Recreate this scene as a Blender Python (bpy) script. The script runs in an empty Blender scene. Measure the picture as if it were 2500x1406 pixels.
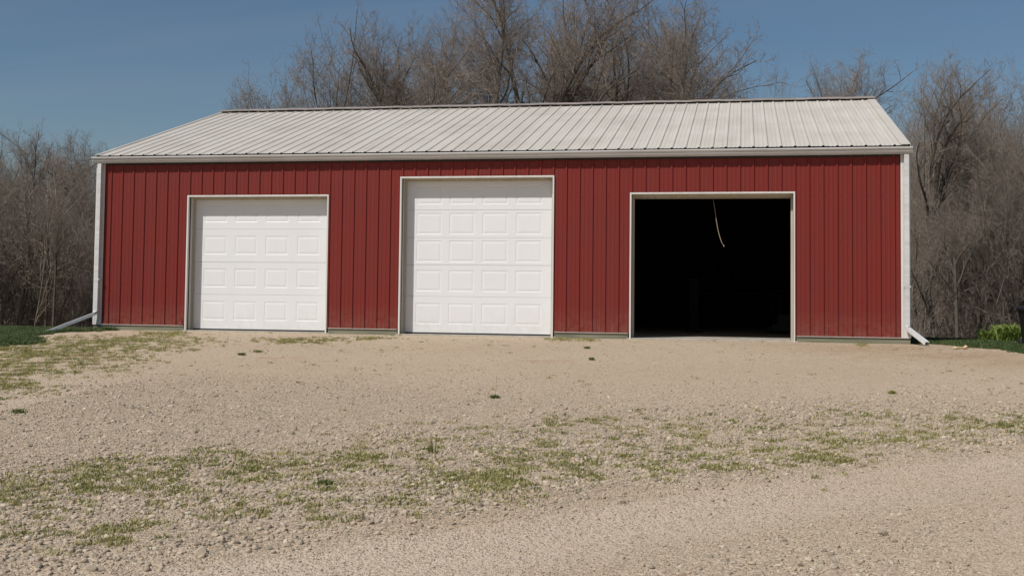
import bpy, bmesh, math, random
import numpy as np
from mathutils import Vector, Matrix

scene = bpy.context.scene
COL = scene.collection
rad = math.radians

# ------------------------------------------------------------------ camera
CAM = np.array([11.7219, -20.3229, 0.7281])
YAW, PIT, ROL = 0.1941, 0.0487, 0.0111
FPX, PY = 2876.3, 581.0                      # focal length in pixels of a 2500 px wide frame, height of the optical axis
cy_, sy_ = math.cos(YAW), math.sin(YAW)
r0 = np.array([cy_, sy_, 0.0]); f0 = np.array([-sy_, cy_, 0.0]); z0 = np.array([0, 0, 1.0])
cp_, sp_ = math.cos(PIT), math.sin(PIT)
FWD = f0 * cp_ + z0 * sp_; UPV = -f0 * sp_ + z0 * cp_
cr_, sr_ = math.cos(ROL), math.sin(ROL)
RGT = cr_ * r0 + sr_ * UPV; UP2 = -sr_ * r0 + cr_ * UPV
cam_d = bpy.data.cameras.new('camera'); cam = bpy.data.objects.new('camera', cam_d); COL.objects.link(cam)
cam.matrix_world = Matrix(((RGT[0], UP2[0], -FWD[0], CAM[0]), (RGT[1], UP2[1], -FWD[1], CAM[1]),
                           (RGT[2], UP2[2], -FWD[2], CAM[2]), (0, 0, 0, 1)))
cam_d.sensor_width = 36; cam_d.lens = FPX / 2500 * 36; cam_d.shift_y = -(703 - PY) / 2500
cam_d.clip_end = 2000; cam_d.clip_start = 0.1
scene.camera = cam

# ------------------------------------------------------------------ light
SUN = np.array([0.80, 1.0, -1.49]); SUN = SUN / np.linalg.norm(SUN)
sd = bpy.data.lights.new('sun', 'SUN'); so = bpy.data.objects.new('sun', sd); COL.objects.link(so)
so.rotation_euler = Vector(SUN).to_track_quat('-Z', 'Y').to_euler()
sd.energy = 3.9; sd.angle = rad(0.55); sd.color = (1.0, 0.965, 0.915)
SUN_EL = math.asin(-SUN[2]); SUN_ROT = math.atan2(-SUN[0], -SUN[1])
world = bpy.data.worlds.new('World'); scene.world = world; world.use_nodes = True
wn, wl = world.node_tree.nodes, world.node_tree.links
wn.clear()
w_out = wn.new('ShaderNodeOutputWorld'); w_bg = wn.new('ShaderNodeBackground')
w_sky = wn.new('ShaderNodeTexSky'); w_sky.sky_type = 'NISHITA'; w_sky.sun_disc = False
w_sky.sun_elevation = SUN_EL; w_sky.sun_rotation = SUN_ROT
w_sky.air_density = 1.0; w_sky.dust_density = 1.2; w_sky.ozone_density = 1.0; w_sky.altitude = 200
# thin high cloud streaks, projected on a plane far overhead
w_tc = wn.new('ShaderNodeTexCoord'); w_sep = wn.new('ShaderNodeSeparateXYZ')
w_den = wn.new('ShaderNodeMath'); w_den.operation = 'MAXIMUM'; w_den.inputs[1].default_value = 0.0
w_add = wn.new('ShaderNodeMath'); w_add.operation = 'ADD'; w_add.inputs[1].default_value = 0.12
w_div = wn.new('ShaderNodeVectorMath'); w_div.operation = 'DIVIDE'
w_cmb = wn.new('ShaderNodeCombineXYZ'); w_map = wn.new('ShaderNodeMapping')
w_map.inputs['Rotation'].default_value = (0, 0, rad(-28)); w_map.inputs['Scale'].default_value = (0.35, 1.3, 1)
w_noi = wn.new('ShaderNodeTexNoise'); w_noi.inputs['Scale'].default_value = 1.1; w_noi.inputs['Detail'].default_value = 5
w_noi.inputs['Roughness'].default_value = 0.5; w_noi.inputs['Distortion'].default_value = 0.6
w_rmp = wn.new('ShaderNodeMapRange'); w_rmp.inputs[1].default_value = 0.50; w_rmp.inputs[2].default_value = 0.90
w_rmp.inputs[3].default_value = 0.0; w_rmp.inputs[4].default_value = 0.24
w_mix = wn.new('ShaderNodeMix'); w_mix.data_type = 'RGBA'
w_hs = wn.new('ShaderNodeHueSaturation'); w_hs.inputs['Saturation'].default_value = 1.2; w_hs.inputs['Value'].default_value = 1.0
wl.new(w_tc.outputs['Generated'], w_sep.inputs[0])
wl.new(w_sep.outputs['Z'], w_den.inputs[0]); wl.new(w_den.outputs[0], w_add.inputs[0])
for k in range(3): wl.new(w_add.outputs[0], w_cmb.inputs[k])
wl.new(w_tc.outputs['Generated'], w_div.inputs[0]); wl.new(w_cmb.outputs[0], w_div.inputs[1])
wl.new(w_div.outputs[0], w_map.inputs['Vector']); wl.new(w_map.outputs[0], w_noi.inputs['Vector'])
wl.new(w_noi.outputs['Fac'], w_rmp.inputs[0]); wl.new(w_rmp.outputs[0], w_mix.inputs['Factor'])
wl.new(w_sky.outputs[0], w_hs.inputs['Color'])
wl.new(w_hs.outputs[0], w_mix.inputs['A']); w_mix.inputs['B'].default_value = (4.6, 5.0, 5.6, 1)
wl.new(w_mix.outputs['Result'], w_bg.inputs[0]); w_bg.inputs[1].default_value = 0.065
wl.new(w_bg.outputs[0], w_out.inputs[0])
scene.view_settings.view_transform = 'Standard'; scene.view_settings.look = 'None'
scene.view_settings.exposure = 0.0; scene.view_settings.gamma = 1.0
try: scene.view_settings.use_curve_mapping = False
except Exception: pass
scene.render.engine = 'CYCLES'
scene.cycles.max_bounces = 6; scene.cycles.diffuse_bounces = 4; scene.cycles.use_denoising = True
scene.cycles.transparent_max_bounces = 8

# ------------------------------------------------------------------ helpers
def ray(u, v):
    a, b = u - 1250.0, v - PY
    a, b = cr_ * a + sr_ * b, -sr_ * a + cr_ * b
    Y = cp_ + sp_ * b / FPX; Z = sp_ - cp_ * b / FPX; X = a / FPX
    return np.array([cy_ * X - sy_ * Y, sy_ * X + cy_ * Y, Z])
def at(u, v, t): return CAM + ray(u, v) * t
def sstep(a, b, x):
    t = np.clip((np.asarray(x, float) - a) / (b - a), 0, 1); return t * t * (3 - 2 * t)
_rs = np.random.RandomState(7)
_wv = [(_rs.uniform(-1, 1, 2), _rs.uniform(0, 6.28)) for _ in range(10)]
def wav(x, y, s):
    o = 0
    for (k, ph) in _wv: o = o + np.sin((k[0] * x + k[1] * y) * s + ph)
    return o / 10
def terrain(x, y):
    x = np.asarray(x, float); y = np.asarray(y, float)
    d = -y - 1.0
    front = -0.043 * np.where(d > 0, np.sqrt(d * d + 0.25) - 0.5, 0)
    left = -0.11 * sstep(0.1, -1.0, x) * sstep(-9, -3, y)
    crest = 1.9 + 0.9 * sstep(0, -3, x)
    fall = np.maximum(0, y - crest)
    inside = sstep(-1.2, -.2, x) * sstep(15.4, 14.5, x) * sstep(12.5, 11.2, y)      # the barn's own flat pad
    back = -0.20 * (np.sqrt(fall * fall + .5) - .707) * (1 - sstep(18, 32, y)) - sstep(18, 32, y) * 4.2
    back = back * (1 - inside)
    hill = 11.0 * sstep(52, 150, y) + 1.2 * wav(x, y, .05) * sstep(25, 60, y)
    und = 0.018 * wav(x, y, 1.1) * sstep(-1.0, -4.0, y) + 0.010 * wav(y, x, 3.1) * sstep(-1.0, -5.0, y)
    s = lane_s(x, y)
    rut = (-0.03 * np.exp(-((s + 0.45) / .35) ** 2) + 0.022 * np.exp(-((s - .45) / .4) ** 2)) * sstep(-8, -10, y)
    return front + left + back + hill + und + rut
def lane_s(x, y):
    return (x - 9.8) * -.658 + (y + 14.45) * .753 + 0.10 * np.sin(x * .9)
def hit(u, v):
    d = ray(u, v); t = 2.0
    while t < 60:
        q = CAM + d * t
        if q[2] < terrain(q[0], q[1]): return q
        t += 0.02
    return q

def tag(o, label=None, cat=None, group=None, kind=None):
    if label: o['label'] = label
    if cat: o['category'] = cat
    if group: o['group'] = group
    if kind: o['kind'] = kind
    return o
def empty(name, loc, rz=0):
    o = bpy.data.objects.new(name, None); COL.objects.link(o); o.location = loc; o.rotation_euler = (0, 0, rz)
    o.empty_display_size = .2
    return o
def link(name, me, mat=None, parent=None):
    if mat is not None and not me.materials: me.materials.append(mat)
    o = bpy.data.objects.new(name, me); COL.objects.link(o)
    if parent is not None: o.parent = parent
    return o
def mesh_np(name, V, F, smooth=False):
    """V (n,3) array; F list of arrays of faces with constant size each"""
    me = bpy.data.meshes.new(name)
    V = np.ascontiguousarray(V, dtype=np.float32)
    if isinstance(F, np.ndarray): F = [F]
    F = [f for f in F if len(f)]
    nl = sum(f.size for f in F); nf = sum(len(f) for f in F)
    me.vertices.add(len(V)); me.vertices.foreach_set('co', V.ravel())
    me.loops.add(nl); me.polygons.add(nf)
    me.loops.foreach_set('vertex_index', np.concatenate([f.ravel() for f in F]).astype(np.int32))
    st, tt = [], 0
    for f in F:
        st.append(tt + np.arange(len(f)) * f.shape[1]); tt += f.size
    me.polygons.foreach_set('loop_start', np.concatenate(st).astype(np.int32))
    me.polygons.foreach_set('use_smooth', np.full(nf, bool(smooth)))
    me.update(calc_edges=True); me.validate()
    return me
class MB:
    def __init__(s): s.v = []; s.f = []
    def add(s, V, F):
        n = len(s.v); s.v += [tuple(map(float, p)) for p in V]; s.f += [tuple(i + n for i in f) for f in F]; return s
    def box(s, a, b):
        x0, y0, z0 = a; x1, y1, z1 = b
        return s.add([(x0,y0,z0),(x1,y0,z0),(x1,y1,z0),(x0,y1,z0),(x0,y0,z1),(x1,y0,z1),(x1,y1,z1),(x0,y1,z1)],
                     [(0,3,2,1),(4,5,6,7),(0,1,5,4),(1,2,6,5),(2,3,7,6),(3,0,4,7)])
    def prism(s, prof, p0, p1, ax):
        """extrude a closed 2D profile (list of (a,b)) along axis 0=x 2=z, from p0 to p1"""
        n = len(prof)
        def P(a, b, t): return (t, a, b) if ax == 0 else ((a, b, t) if ax == 2 else (a, t, b))
        return s.add([P(a, b, p0) for a, b in prof] + [P(a, b, p1) for a, b in prof],
                     [(i, (i+1) % n, (i+1) % n + n, i + n) for i in range(n)] + [tuple(range(n))[::-1], tuple(range(n, 2*n))])
    def tube(s, pts, rr, k=8, cap=True):
        pts = [Vector(p) for p in pts]
        if not hasattr(rr, '__len__'): rr = [rr] * len(pts)
        V = []; F = []
        up = Vector((0.13, .21, 1)).normalized()
        for i, p in enumerate(pts):
            t = (pts[min(i+1, len(pts)-1)] - pts[max(i-1, 0)]).normalized()
            a = t.cross(up if abs(t.dot(up)) < .95 else Vector((1, 0, 0))).normalized(); b = t.cross(a)
            for j in range(k):
                w = 2 * math.pi * j / k
                V.append(p + (a * math.cos(w) + b * math.sin(w)) * rr[i])
        for i in range(len(pts) - 1):
            for j in range(k):
                F.append((i*k+j, i*k+(j+1) % k, (i+1)*k+(j+1) % k, (i+1)*k+j))
        if cap: F.append(tuple(range(k))[::-1]); F.append(tuple(range((len(pts)-1)*k, len(pts)*k)))
        return s.add(V, F)
    def mesh(s, name, bevel=0, smooth=False):
        me = bpy.data.meshes.new(name); me.from_pydata(s.v, [], s.f)
        bm = bmesh.new(); bm.from_mesh(me)
        bmesh.ops.recalc_face_normals(bm, faces=bm.faces)
        if bevel > 0: bmesh.ops.bevel(bm, geom=list(bm.edges), offset=bevel, segments=1, affect='EDGES', clamp_overlap=True)
        bm.to_mesh(me); bm.free()
        if smooth:
            for p in me.polygons: p.use_smooth = True
        return me
    def build(s, name, mat, parent=None, bevel=0, smooth=False, kind=None):
        o = link(name, s.mesh(name, bevel, smooth), mat, parent)
        if kind: o['kind'] = kind
        return o

# ------------------------------------------------------------------ materials
def newmat(name, col=(.5,.5,.5), rough=.7, metal=0, spec=.5):
    m = bpy.data.materials.new(name); m.use_nodes = True
    b = m.node_tree.nodes['Principled BSDF']
    b.inputs['Base Color'].default_value = (*col, 1); b.inputs['Roughness'].default_value = rough
    b.inputs['Metallic'].default_value = metal; b.inputs['Specular IOR Level'].default_value = spec
    return m, m.node_tree.nodes, m.node_tree.links, b
def nz(n, l, scale, detail=4, vec=None, rough=.55, dist=0):
    t = n.new('ShaderNodeTexNoise'); t.inputs['Scale'].default_value = scale; t.inputs['Detail'].default_value = detail
    t.inputs['Roughness'].default_value = rough; t.inputs['Distortion'].default_value = dist
    if vec is not None: l.new(vec, t.inputs['Vector'])
    return t
def ramp(n, l, src, stops):
    r = n.new('ShaderNodeValToRGB'); e = r.color_ramp.elements
    while len(e) < len(stops): e.new(.5)
    for el, (p, c) in zip(e, stops):
        el.position = p; el.color = (*c, 1) if hasattr(c, '__len__') else (c, c, c, 1)
    l.new(src, r.inputs[0]); return r
def mix(n, l, f, a, b, mode='MIX'):
    m = n.new('ShaderNodeMix'); m.data_type = 'RGBA'; m.blend_type = mode
    for s, k in ((f, 'Factor'), (a, 'A'), (b, 'B')):
        if hasattr(s, 'type') or hasattr(s, 'is_linked'): l.new(s, m.inputs[k])
        elif hasattr(s, '__len__'): m.inputs[k].default_value = (*s, 1)
        else: m.inputs[k].default_value = s
    return m.outputs['Result']
def mth(n, l, op, a, b=None, clamp=False):
    m = n.new('ShaderNodeMath'); m.operation = op; m.use_clamp = clamp
    for s, i in ((a, 0), (b, 1)):
        if s is None: continue
        if hasattr(s, 'is_linked'): l.new(s, m.inputs[i])
        else: m.inputs[i].default_value = s
    return m.outputs[0]
def coords(n, l, scale=(1,1,1), which='Object'):
    t = n.new('ShaderNodeTexCoord'); m = n.new('ShaderNodeMapping'); m.inputs['Scale'].default_value = scale
    l.new(t.outputs[which], m.inputs[0]); return m.outputs[0]
def bump(n, l, b, h, strength, dist):
    u = n.new('ShaderNodeBump'); u.inputs['Strength'].default_value = strength; u.inputs['Distance'].default_value = dist
    l.new(h, u.inputs['Height']); l.new(u.outputs[0], b.inputs['Normal']); return u

def steel(name, col, var, rough, streak, dirt=None, dirt_amt=.0, sc=(9, 9, .35), splash=None):
    """painted sheet steel: per-sheet tint, vertical weather streaks, faint waviness"""
    m, n, l, b = newmat(name, col, rough, 0, .25)
    oi = n.new('ShaderNodeObjectInfo')
    v = coords(n, l, sc)
    s1 = nz(n, l, 1.6, 5, v)
    big = nz(n, l, .9, 3, coords(n, l))
    c = mix(n, l, mth(n, l, 'MULTIPLY', oi.outputs['Random'], var), col, tuple(x * .72 for x in col))
    c = mix(n, l, mth(n, l, 'MULTIPLY', ramp(n, l, s1.outputs['Fac'], [(.38, 0.), (.72, 1.)]).outputs[0], streak), c, dirt or tuple(x * .7 for x in col))
    c = mix(n, l, mth(n, l, 'MULTIPLY', ramp(n, l, big.outputs['Fac'], [(.45, 0.), (.75, 1.)]).outputs[0], dirt_amt), c, dirt or tuple(x * .7 for x in col))
    l.new(c, b.inputs['Base Color'])
    rr = n.new('ShaderNodeMapRange'); rr.inputs[3].default_value = rough - .1; rr.inputs[4].default_value = rough + .12
    l.new(s1.outputs['Fac'], rr.inputs[0]); l.new(rr.outputs[0], b.inputs['Roughness'])
    w = nz(n, l, 2.2, 2, coords(n, l, (1, 1, .5)))
    bump(n, l, b, w.outputs['Fac'], .25, .012)
    if splash:                                               # mud splashed up from the gravel
        tc = n.new('ShaderNodeTexCoord'); sp = n.new('ShaderNodeSeparateXYZ'); l.new(tc.outputs['Object'], sp.inputs[0])
        hz = n.new('ShaderNodeMapRange'); hz.inputs[1].default_value = .10; hz.inputs[2].default_value = .55; hz.inputs[3].default_value = .34; hz.inputs[4].default_value = 0
        l.new(sp.outputs['Z'], hz.inputs[0]); nn_ = nz(n, l, 9, 6, coords(n, l), .7)
        f = mth(n, l, 'MULTIPLY', hz.outputs[0], ramp(n, l, nn_.outputs['Fac'], [(.35, 0.), (.75, 1.)]).outputs[0])
        l.new(mix(n, l, f, c, splash), b.inputs['Base Color'])
    return m
M_RED = steel('red_painted_steel', (.188, .0215, .0160), .07, .50, .32, (.13, .032, .026), .3, splash=(.30, .20, .14))
M_ROOF = steel('pale_roof_steel', (.60, .56, .49), .2, .5, .42, (.42, .37, .31), .5, (6, .35, .35))
M_TRIM = steel('white_trim_steel', (.70, .685, .65), .1, .4, .35, (.40, .36, .31), .25)
M_GUT = steel('gutter_white', (.69, .69, .69), .12, .35, .4, (.36, .33, .29), .3, (.3, 9, 9))
M_DOOR = steel('door_white', (.76, .76, .76), .03, .38, .12, (.68, .67, .64), .15, (3, 3, 1.2), splash=(.52, .45, .36))
M_CAP = steel('ridge_cap_steel', (.33, .285, .25), .2, .6, .6, (.16, .135, .12), .5, (5, 5, 5))
M_STOP = steel('cream_stop', (.52, .47, .385), .1, .5, .5, (.30, .26, .2), .4)
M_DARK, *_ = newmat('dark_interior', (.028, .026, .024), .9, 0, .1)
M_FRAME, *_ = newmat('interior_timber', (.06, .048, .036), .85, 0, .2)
M_RUB, *_ = newmat('black_rubber', (.02, .02, .02), .7)
def wood_mat():
    m, n, l, b = newmat('weathered_board', (.2, .18, .14), .85)
    v = coords(n, l, (.6, 8, 14)); a = nz(n, l, 3, 6, v); g = nz(n, l, 1.7, 3, coords(n, l))
    c = ramp(n, l, a.outputs['Fac'], [(.3, (.12, .115, .085)), (.6, (.27, .25, .19))]).outputs[0]
    c = mix(n, l, mth(n, l, 'MULTIPLY', g.outputs['Fac'], .5), c, (.12, .15, .07)); l.new(c, b.inputs['Base Color'])
    bump(n, l, b, a.outputs['Fac'], .5, .004); return m
M_SKIRT = wood_mat()
def conc_mat():
    m, n, l, b = newmat('concrete', (.4, .36, .3), .9)
    a = nz(n, l, 6, 8, coords(n, l)); f = nz(n, l, 60, 3, coords(n, l))
    c = ramp(n, l, a.outputs['Fac'], [(.3, (.30, .265, .21)), (.7, (.46, .42, .35))]).outputs[0]
    l.new(c, b.inputs['Base Color']); bump(n, l, b, f.outputs['Fac'], .4, .004); return m
M_CONC = conc_mat()

def ground_mat():
    m, n, l, b = newmat('gravel_ground', (.35, .3, .24), .95, 0, .15)
    def attr(a):
        t = n.new('ShaderNodeAttribute'); t.attribute_name = a; return t.outputs['Fac']
    v = coords(n, l)
    n1 = nz(n, l, .8, 5, v); n2 = nz(n, l, 7, 6, v, .7); n3 = nz(n, l, 55, 4, v, .7)
    vo = n.new('ShaderNodeTexVoronoi'); vo.inputs['Scale'].default_value = 46; vo.inputs['Randomness'].default_value = 1
    dv = n.new('ShaderNodeMix'); dv.data_type = 'VECTOR'; dv.inputs['Factor'].default_value = .02
    l.new(v, dv.inputs['A']); l.new(n3.outputs['Color'], dv.inputs['B']); l.new(dv.outputs['Result'], vo.inputs['Vector'])
    vs = n.new('ShaderNodeTexVoronoi'); vs.inputs['Scale'].default_value = 105; l.new(v, vs.inputs['Vector'])
    c = ramp(n, l, n1.outputs['Fac'], [(.32, (0.434, 0.341, 0.236)), (.68, (0.545, 0.441, 0.317))]).outputs[0]
    c = mix(n, l, .55, c, ramp(n, l, n2.outputs['Fac'], [(.3, (0.374, 0.286, 0.194)), (.72, (0.576, 0.470, 0.343))]).outputs[0])
    sc = ramp(n, l, n.new('ShaderNodeSeparateColor').outputs[0], [(0, 0.), (1, 1.)])
    sep = n.new('ShaderNodeSeparateColor'); l.new(vo.outputs['Color'], sep.inputs[0])
    stone = ramp(n, l, sep.outputs[0], [(0, (0.253, 0.204, 0.150)), (.35, (0.424, 0.339, 0.242)), (.7, (0.525, 0.427, 0.312)), (.9, (0.646, 0.553, 0.422)), (1, (0.505, 0.349, 0.220))]).outputs[0]
    sep2 = n.new('ShaderNodeSeparateColor'); l.new(vs.outputs['Color'], sep2.inputs[0])
    stone2 = ramp(n, l, sep2.outputs[0], [(0, (0.273, 0.218, 0.154)), (.5, (0.475, 0.383, 0.273)), (1, (0.667, 0.563, 0.427))]).outputs[0]
    c = mix(n, l, .5, c, stone2)
    c = mix(n, l, mth(n, l, 'ADD', mth(n, l, 'MULTIPLY', attr('coarse'), .55), .30), c, stone)
    c = mix(n, l, mth(n, l, 'MULTIPLY', attr('lane'), .62), c, (.57, .475, .37))
    dirt = ramp(n, l, n2.outputs['Fac'], [(.3, (0.293, 0.199, 0.123)), (.7, (0.465, 0.335, 0.216))]).outputs[0]
    c = mix(n, l, attr('dirt'), c, dirt)
    gr = ramp(n, l, n2.outputs['Fac'], [(.3, (.09, .095, .035)), (.7, (.19, .18, .08))]).outputs[0]
    gn = mth(n, l, 'ADD', attr('grass'), mth(n, l, 'MULTIPLY', mth(n, l, 'SUBTRACT', n2.outputs['Fac'], .5), .8))
    gf = ramp(n, l, gn, [(.42, 0.), (.62, 1.)]).outputs[0]
    c = mix(n, l, gf, c, gr)
    lit = ramp(n, l, n2.outputs['Fac'], [(.3, (.055, .040, .027)), (.7, (.15, .112, .078))]).outputs[0]
    c = mix(n, l, attr('litter'), c, lit)
    gm_ = n.new('ShaderNodeMix'); gm_.data_type = 'RGBA'; gm_.blend_type = 'MULTIPLY'; gm_.inputs['Factor'].default_value = 1
    l.new(c, gm_.inputs['A']); gm_.inputs['B'].default_value = (1.08, 1.055, 1.045, 1); l.new(gm_.outputs['Result'], b.inputs['Base Color'])
    h = mth(n, l, 'ADD', mth(n, l, 'MULTIPLY', vo.outputs['Distance'], -1.0), mth(n, l, 'MULTIPLY', n3.outputs['Fac'], .5))
    h = mth(n, l, 'ADD', h, mth(n, l, 'MULTIPLY', vs.outputs['Distance'], -.5))
    bu = bump(n, l, b, h, .8, .012)
    return m
M_GROUND = ground_mat()
def stone_mat():
    m, n, l, b = newmat('limestone_gravel', (0.469, 0.398, 0.296), .9, 0, .2)
    oi = n.new('ShaderNodeObjectInfo')
    c = ramp(n, l, oi.outputs['Random'], [(0, (0.200, 0.165, 0.126)), (.2, (0.328, 0.267, 0.195)), (.55, (0.422, 0.341, 0.248)), (.82, (0.492, 0.409, 0.306)), (.92, (0.609, 0.523, 0.412)), (.96, (0.469, 0.307, 0.190)), (1, (0.328, 0.307, 0.275))])
    a = nz(n, l, 9, 5, coords(n, l)); cc = mix(n, l, .3, c.outputs[0], ramp(n, l, a.outputs['Fac'], [(.3, (0.234, 0.188, 0.132)), (.7, (0.539, 0.449, 0.338))]).outputs[0])
    l.new(cc, b.inputs['Base Color']); return m
M_STONE = stone_mat()
def leafmat(name, stops, rough=.6, trans=.25):
    m, n, l, b = newmat(name, (.1, .1, .05), rough, 0, .3)
    oi = n.new('ShaderNodeObjectInfo'); c = ramp(n, l, oi.outputs['Random'], stops)
    l.new(c.outputs[0], b.inputs['Base Color'])
    t = n.new('ShaderNodeBsdfTranslucent'); l.new(c.outputs[0], t.inputs[0])
    ms = n.new('ShaderNodeMixShader'); ms.inputs[0].default_value = trans
    l.new(b.outputs[0], ms.inputs[1]); l.new(t.outputs[0], ms.inputs[2])
    l.new(ms.outputs[0], n['Material Output'].inputs[0]); return m
M_WEED = leafmat('weed_leaf', [(0, (.18, .19, .065)), (.35, (.32, .30, .10)), (.75, (.43, .39, .165)), (1, (.52, .45, .28))])
M_LAWN = leafmat('lawn_blade', [(0, (.05, .09, .026)), (.6, (.085, .125, .038)), (1, (.16, .165, .07))], .5, .2)
M_CLUMP = leafmat('clump_leaf', [(0, (.17, .20, .07)), (1, (.25, .27, .10))])
M_LILY = leafmat('bright_leaf', [(0, (.19, .26, .05)), (1, (.29, .36, .09))], .45, .35)
def bark(name, a, bb, tint):
    m, n, l, b = newmat(name, a, .9, 0, .15)
    oi = n.new('ShaderNodeObjectInfo')
    t = nz(n, l, 3, 6, coords(n, l, (3, 3, .8)), .7)
    c = ramp(n, l, t.outputs['Fac'], [(.3, a), (.7, bb)]).outputs[0]
    c = mix(n, l, mth(n, l, 'MULTIPLY', oi.outputs['Random'], .6), c, tint)
    l.new(c, b.inputs['Base Color']); bump(n, l, b, t.outputs['Fac'], .6, .03); return m
M_BARK = bark('grey_bark', (.060, .048, .038), (.21, .172, .135), (.12, .105, .085))
M_TWIG = bark('twig_bark', (.20, .157, .124), (.33, .266, .21), (.275, .235, .198))

# ------------------------------------------------------------------ ground sheet
def axis(lo, a, b, hi, step, g=1.16):
    c = list(np.arange(a, b + 1e-6, step)); s = step
    x = c[-1]
    while x < hi: s *= g; x += s; c.append(min(x, hi))
    x = a; s = step; pre = []
    while x > lo: s *= g; x -= s; pre.append(max(x, lo))
    return np.array(pre[::-1] + c)
gx = axis(-320, -4, 19, 340, .085); gy = axis(-70, -17.5, 1.0, 420, .085)
GX, GY = np.meshgrid(gx, gy); gxx, gyy = GX.ravel(), GY.ravel()
GZ = terrain(gxx, gyy)
nx, ny = len(gx), len(gy)
ii = (np.arange(ny - 1)[:, None] * nx + np.arange(nx - 1)[None, :]).ravel()
gm = mesh_np('ground', np.stack([gxx, gyy, GZ], 1), np.stack([ii, ii + 1, ii + nx + 1, ii + nx], 1), True)
def blob_w(u, v, ru, rv):
    c = hit(u, v)[:2]; a = hit(u + ru, v)[:2] - c; b = hit(u, v + rv)[:2] - c
    return c, np.linalg.inv(np.array([a, b]).T)
def blobs_eval(bl, x, y):
    o = np.zeros_like(x)
    for (c, iv, d) in bl:
        dx, dy = x - c[0], y - c[1]
        q = (iv[0, 0] * dx + iv[0, 1] * dy) ** 2 + (iv[1, 0] * dx + iv[1, 1] * dy) ** 2
        o = np.maximum(o, d * np.exp(-q * .42))
    return o
WEEDS = [(60,1210,90,22,.8),(180,1190,120,25,.9),(300,1170,120,25,.9),(430,1150,120,22,.9),(560,1145,110,18,.9),(640,1125,80,14,.7),(540,1105,60,8,.5),(800,1130,90,15,.6),(900,1120,70,14,.9),(700,1150,60,10,.5),
 (930,1145,60,12,.5),(1100,1200,70,20,.7),(1180,1170,100,22,.8),(1230,1190,60,20,.8),(1000,1225,100,15,.5),(870,1240,100,18,.5),(800,1190,60,12,.6),(600,1240,60,8,.6),(740,1225,60,12,.4),
 (230,1310,60,18,.8),(340,1290,60,14,.6),(100,1300,70,20,.4),(150,1260,60,20,.4),(300,1240,80,10,.3),
 (1435,1025,60,5,.7),(1485,1070,50,8,.8),(1315,1095,60,10,.5),(1400,1120,60,12,.7),(1280,1135,50,12,.7),(1450,1145,90,18,.9),(1520,1125,40,12,.8),(1560,1095,50,8,.6),(1690,1110,50,10,.6),(1860,1100,60,10,.5),(1990,1120,90,18,.8),(1750,1145,80,8,.6),(1685,1145,40,10,.5),(2030,1080,60,10,.5),(2240,1080,100,10,.7),(2320,1075,40,10,.8),(2375,1045,90,15,.5),(2475,1040,60,15,.7),(1970,1045,50,6,.4),(2130,1020,40,5,.3),(2325,1020,40,6,.4),(1770,1100,40,8,.3),
 (1050,1150,90,16,.3),(1000,1090,120,18,.22),(1180,1060,100,14,.22),(1300,1050,80,12,.25),(1600,1060,90,12,.2),
 (70,862,120,22,.8),(20,905,70,28,.85),(210,846,130,14,.7),(120,880,140,22,.5),(300,835,130,11,.6),(30,935,60,18,.7),(240,842,100,11,.5),(400,815,40,6,.5),(120,905,60,12,.4),(740,832,70,5,.7),(830,828,50,4,.3),(900,826,50,3,.4),(960,815,20,3,.4),(385,853,14,2.5,.6),(475,855,10,2,.6),(1370,828,25,3,.5),(1440,830,20,2.5,.5),(2110,842,20,3,.5)]
WB = [(*blob_w(u, v, ru, rv), d) for (u, v, ru, rv, d) in WEEDS]
DB = [(*blob_w(u, v, ru, rv), d) for (u, v, ru, rv, d) in [(2150,850,160,12,.75),(2350,868,180,10,.8),(2480,885,120,12,.7),(1950,842,90,7,.5),(1300,1205,170,14,.35),(1050,1270,160,16,.3),(200,868,70,7,.5),(330,822,120,7,.4),(1000,850,400,12,.25),(1700,905,500,22,.22),(700,900,350,25,.2),(2200,1180,200,20,.15)]]
def lawn_w(x, y):
    L = sstep(.35, -.35, x + .42 * (y + 1.2) * sstep(-1.2, -6, y) + .25 * np.sin(y * 2.3) + .12 * np.sin(y * 7)) * sstep(-5.4, -4.0, y + .2 * np.sin(x * 3))
    R = sstep(14.75, 15.1, x + .12 * np.sin(y * 5) + .7 * sstep(-.1, -1.9, y) * -1.0) * sstep(-1.75, -1.35, y + .12 * np.sin(x * 4) + .55 * sstep(15.0, 15.9, x))
    back = sstep(.05, .35, y)
    return np.clip(np.maximum(np.maximum(L, R), back * ((x < -.3) | (x > 14.45) | (y > 11))), 0, 1)
a_gr = lawn_w(gxx, gyy)
a_lit = sstep(7, 13, gyy) * 1.0
a_wd = blobs_eval(WB, gxx, gyy)
s_ = lane_s(gxx, gyy)
def coarse_w(x, y):
    s = lane_s(x, y)
    c = sstep(-.1, .7, s) * (.25 + .75 * sstep(4.6, 1.6, s + .9 * wav(x, y, 1.3))) * sstep(-6.5, -10.5, y + 1.5 * wav(y, x, .9))
    c2 = .6 * sstep(-.7, -1.7, s) * sstep(13.6, 11.8, x + .6 * wav(x, y, 2)) * sstep(7.8, 10.0, x)
    return np.clip(np.maximum(c, c2) + .12 * wav(x, y, 2.2), 0, 1)
def lane_w(x, y):
    s = lane_s(x, y)
    return np.clip(np.maximum(sstep(-1.05, -.6, s) * sstep(.12, -.05, s), .6 * sstep(12.6, 13.6, x) * sstep(-.5, -1, s)) + .9 * np.exp(-(s / .045) ** 2) , 0, 1) * sstep(-8, -10, y)
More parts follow.
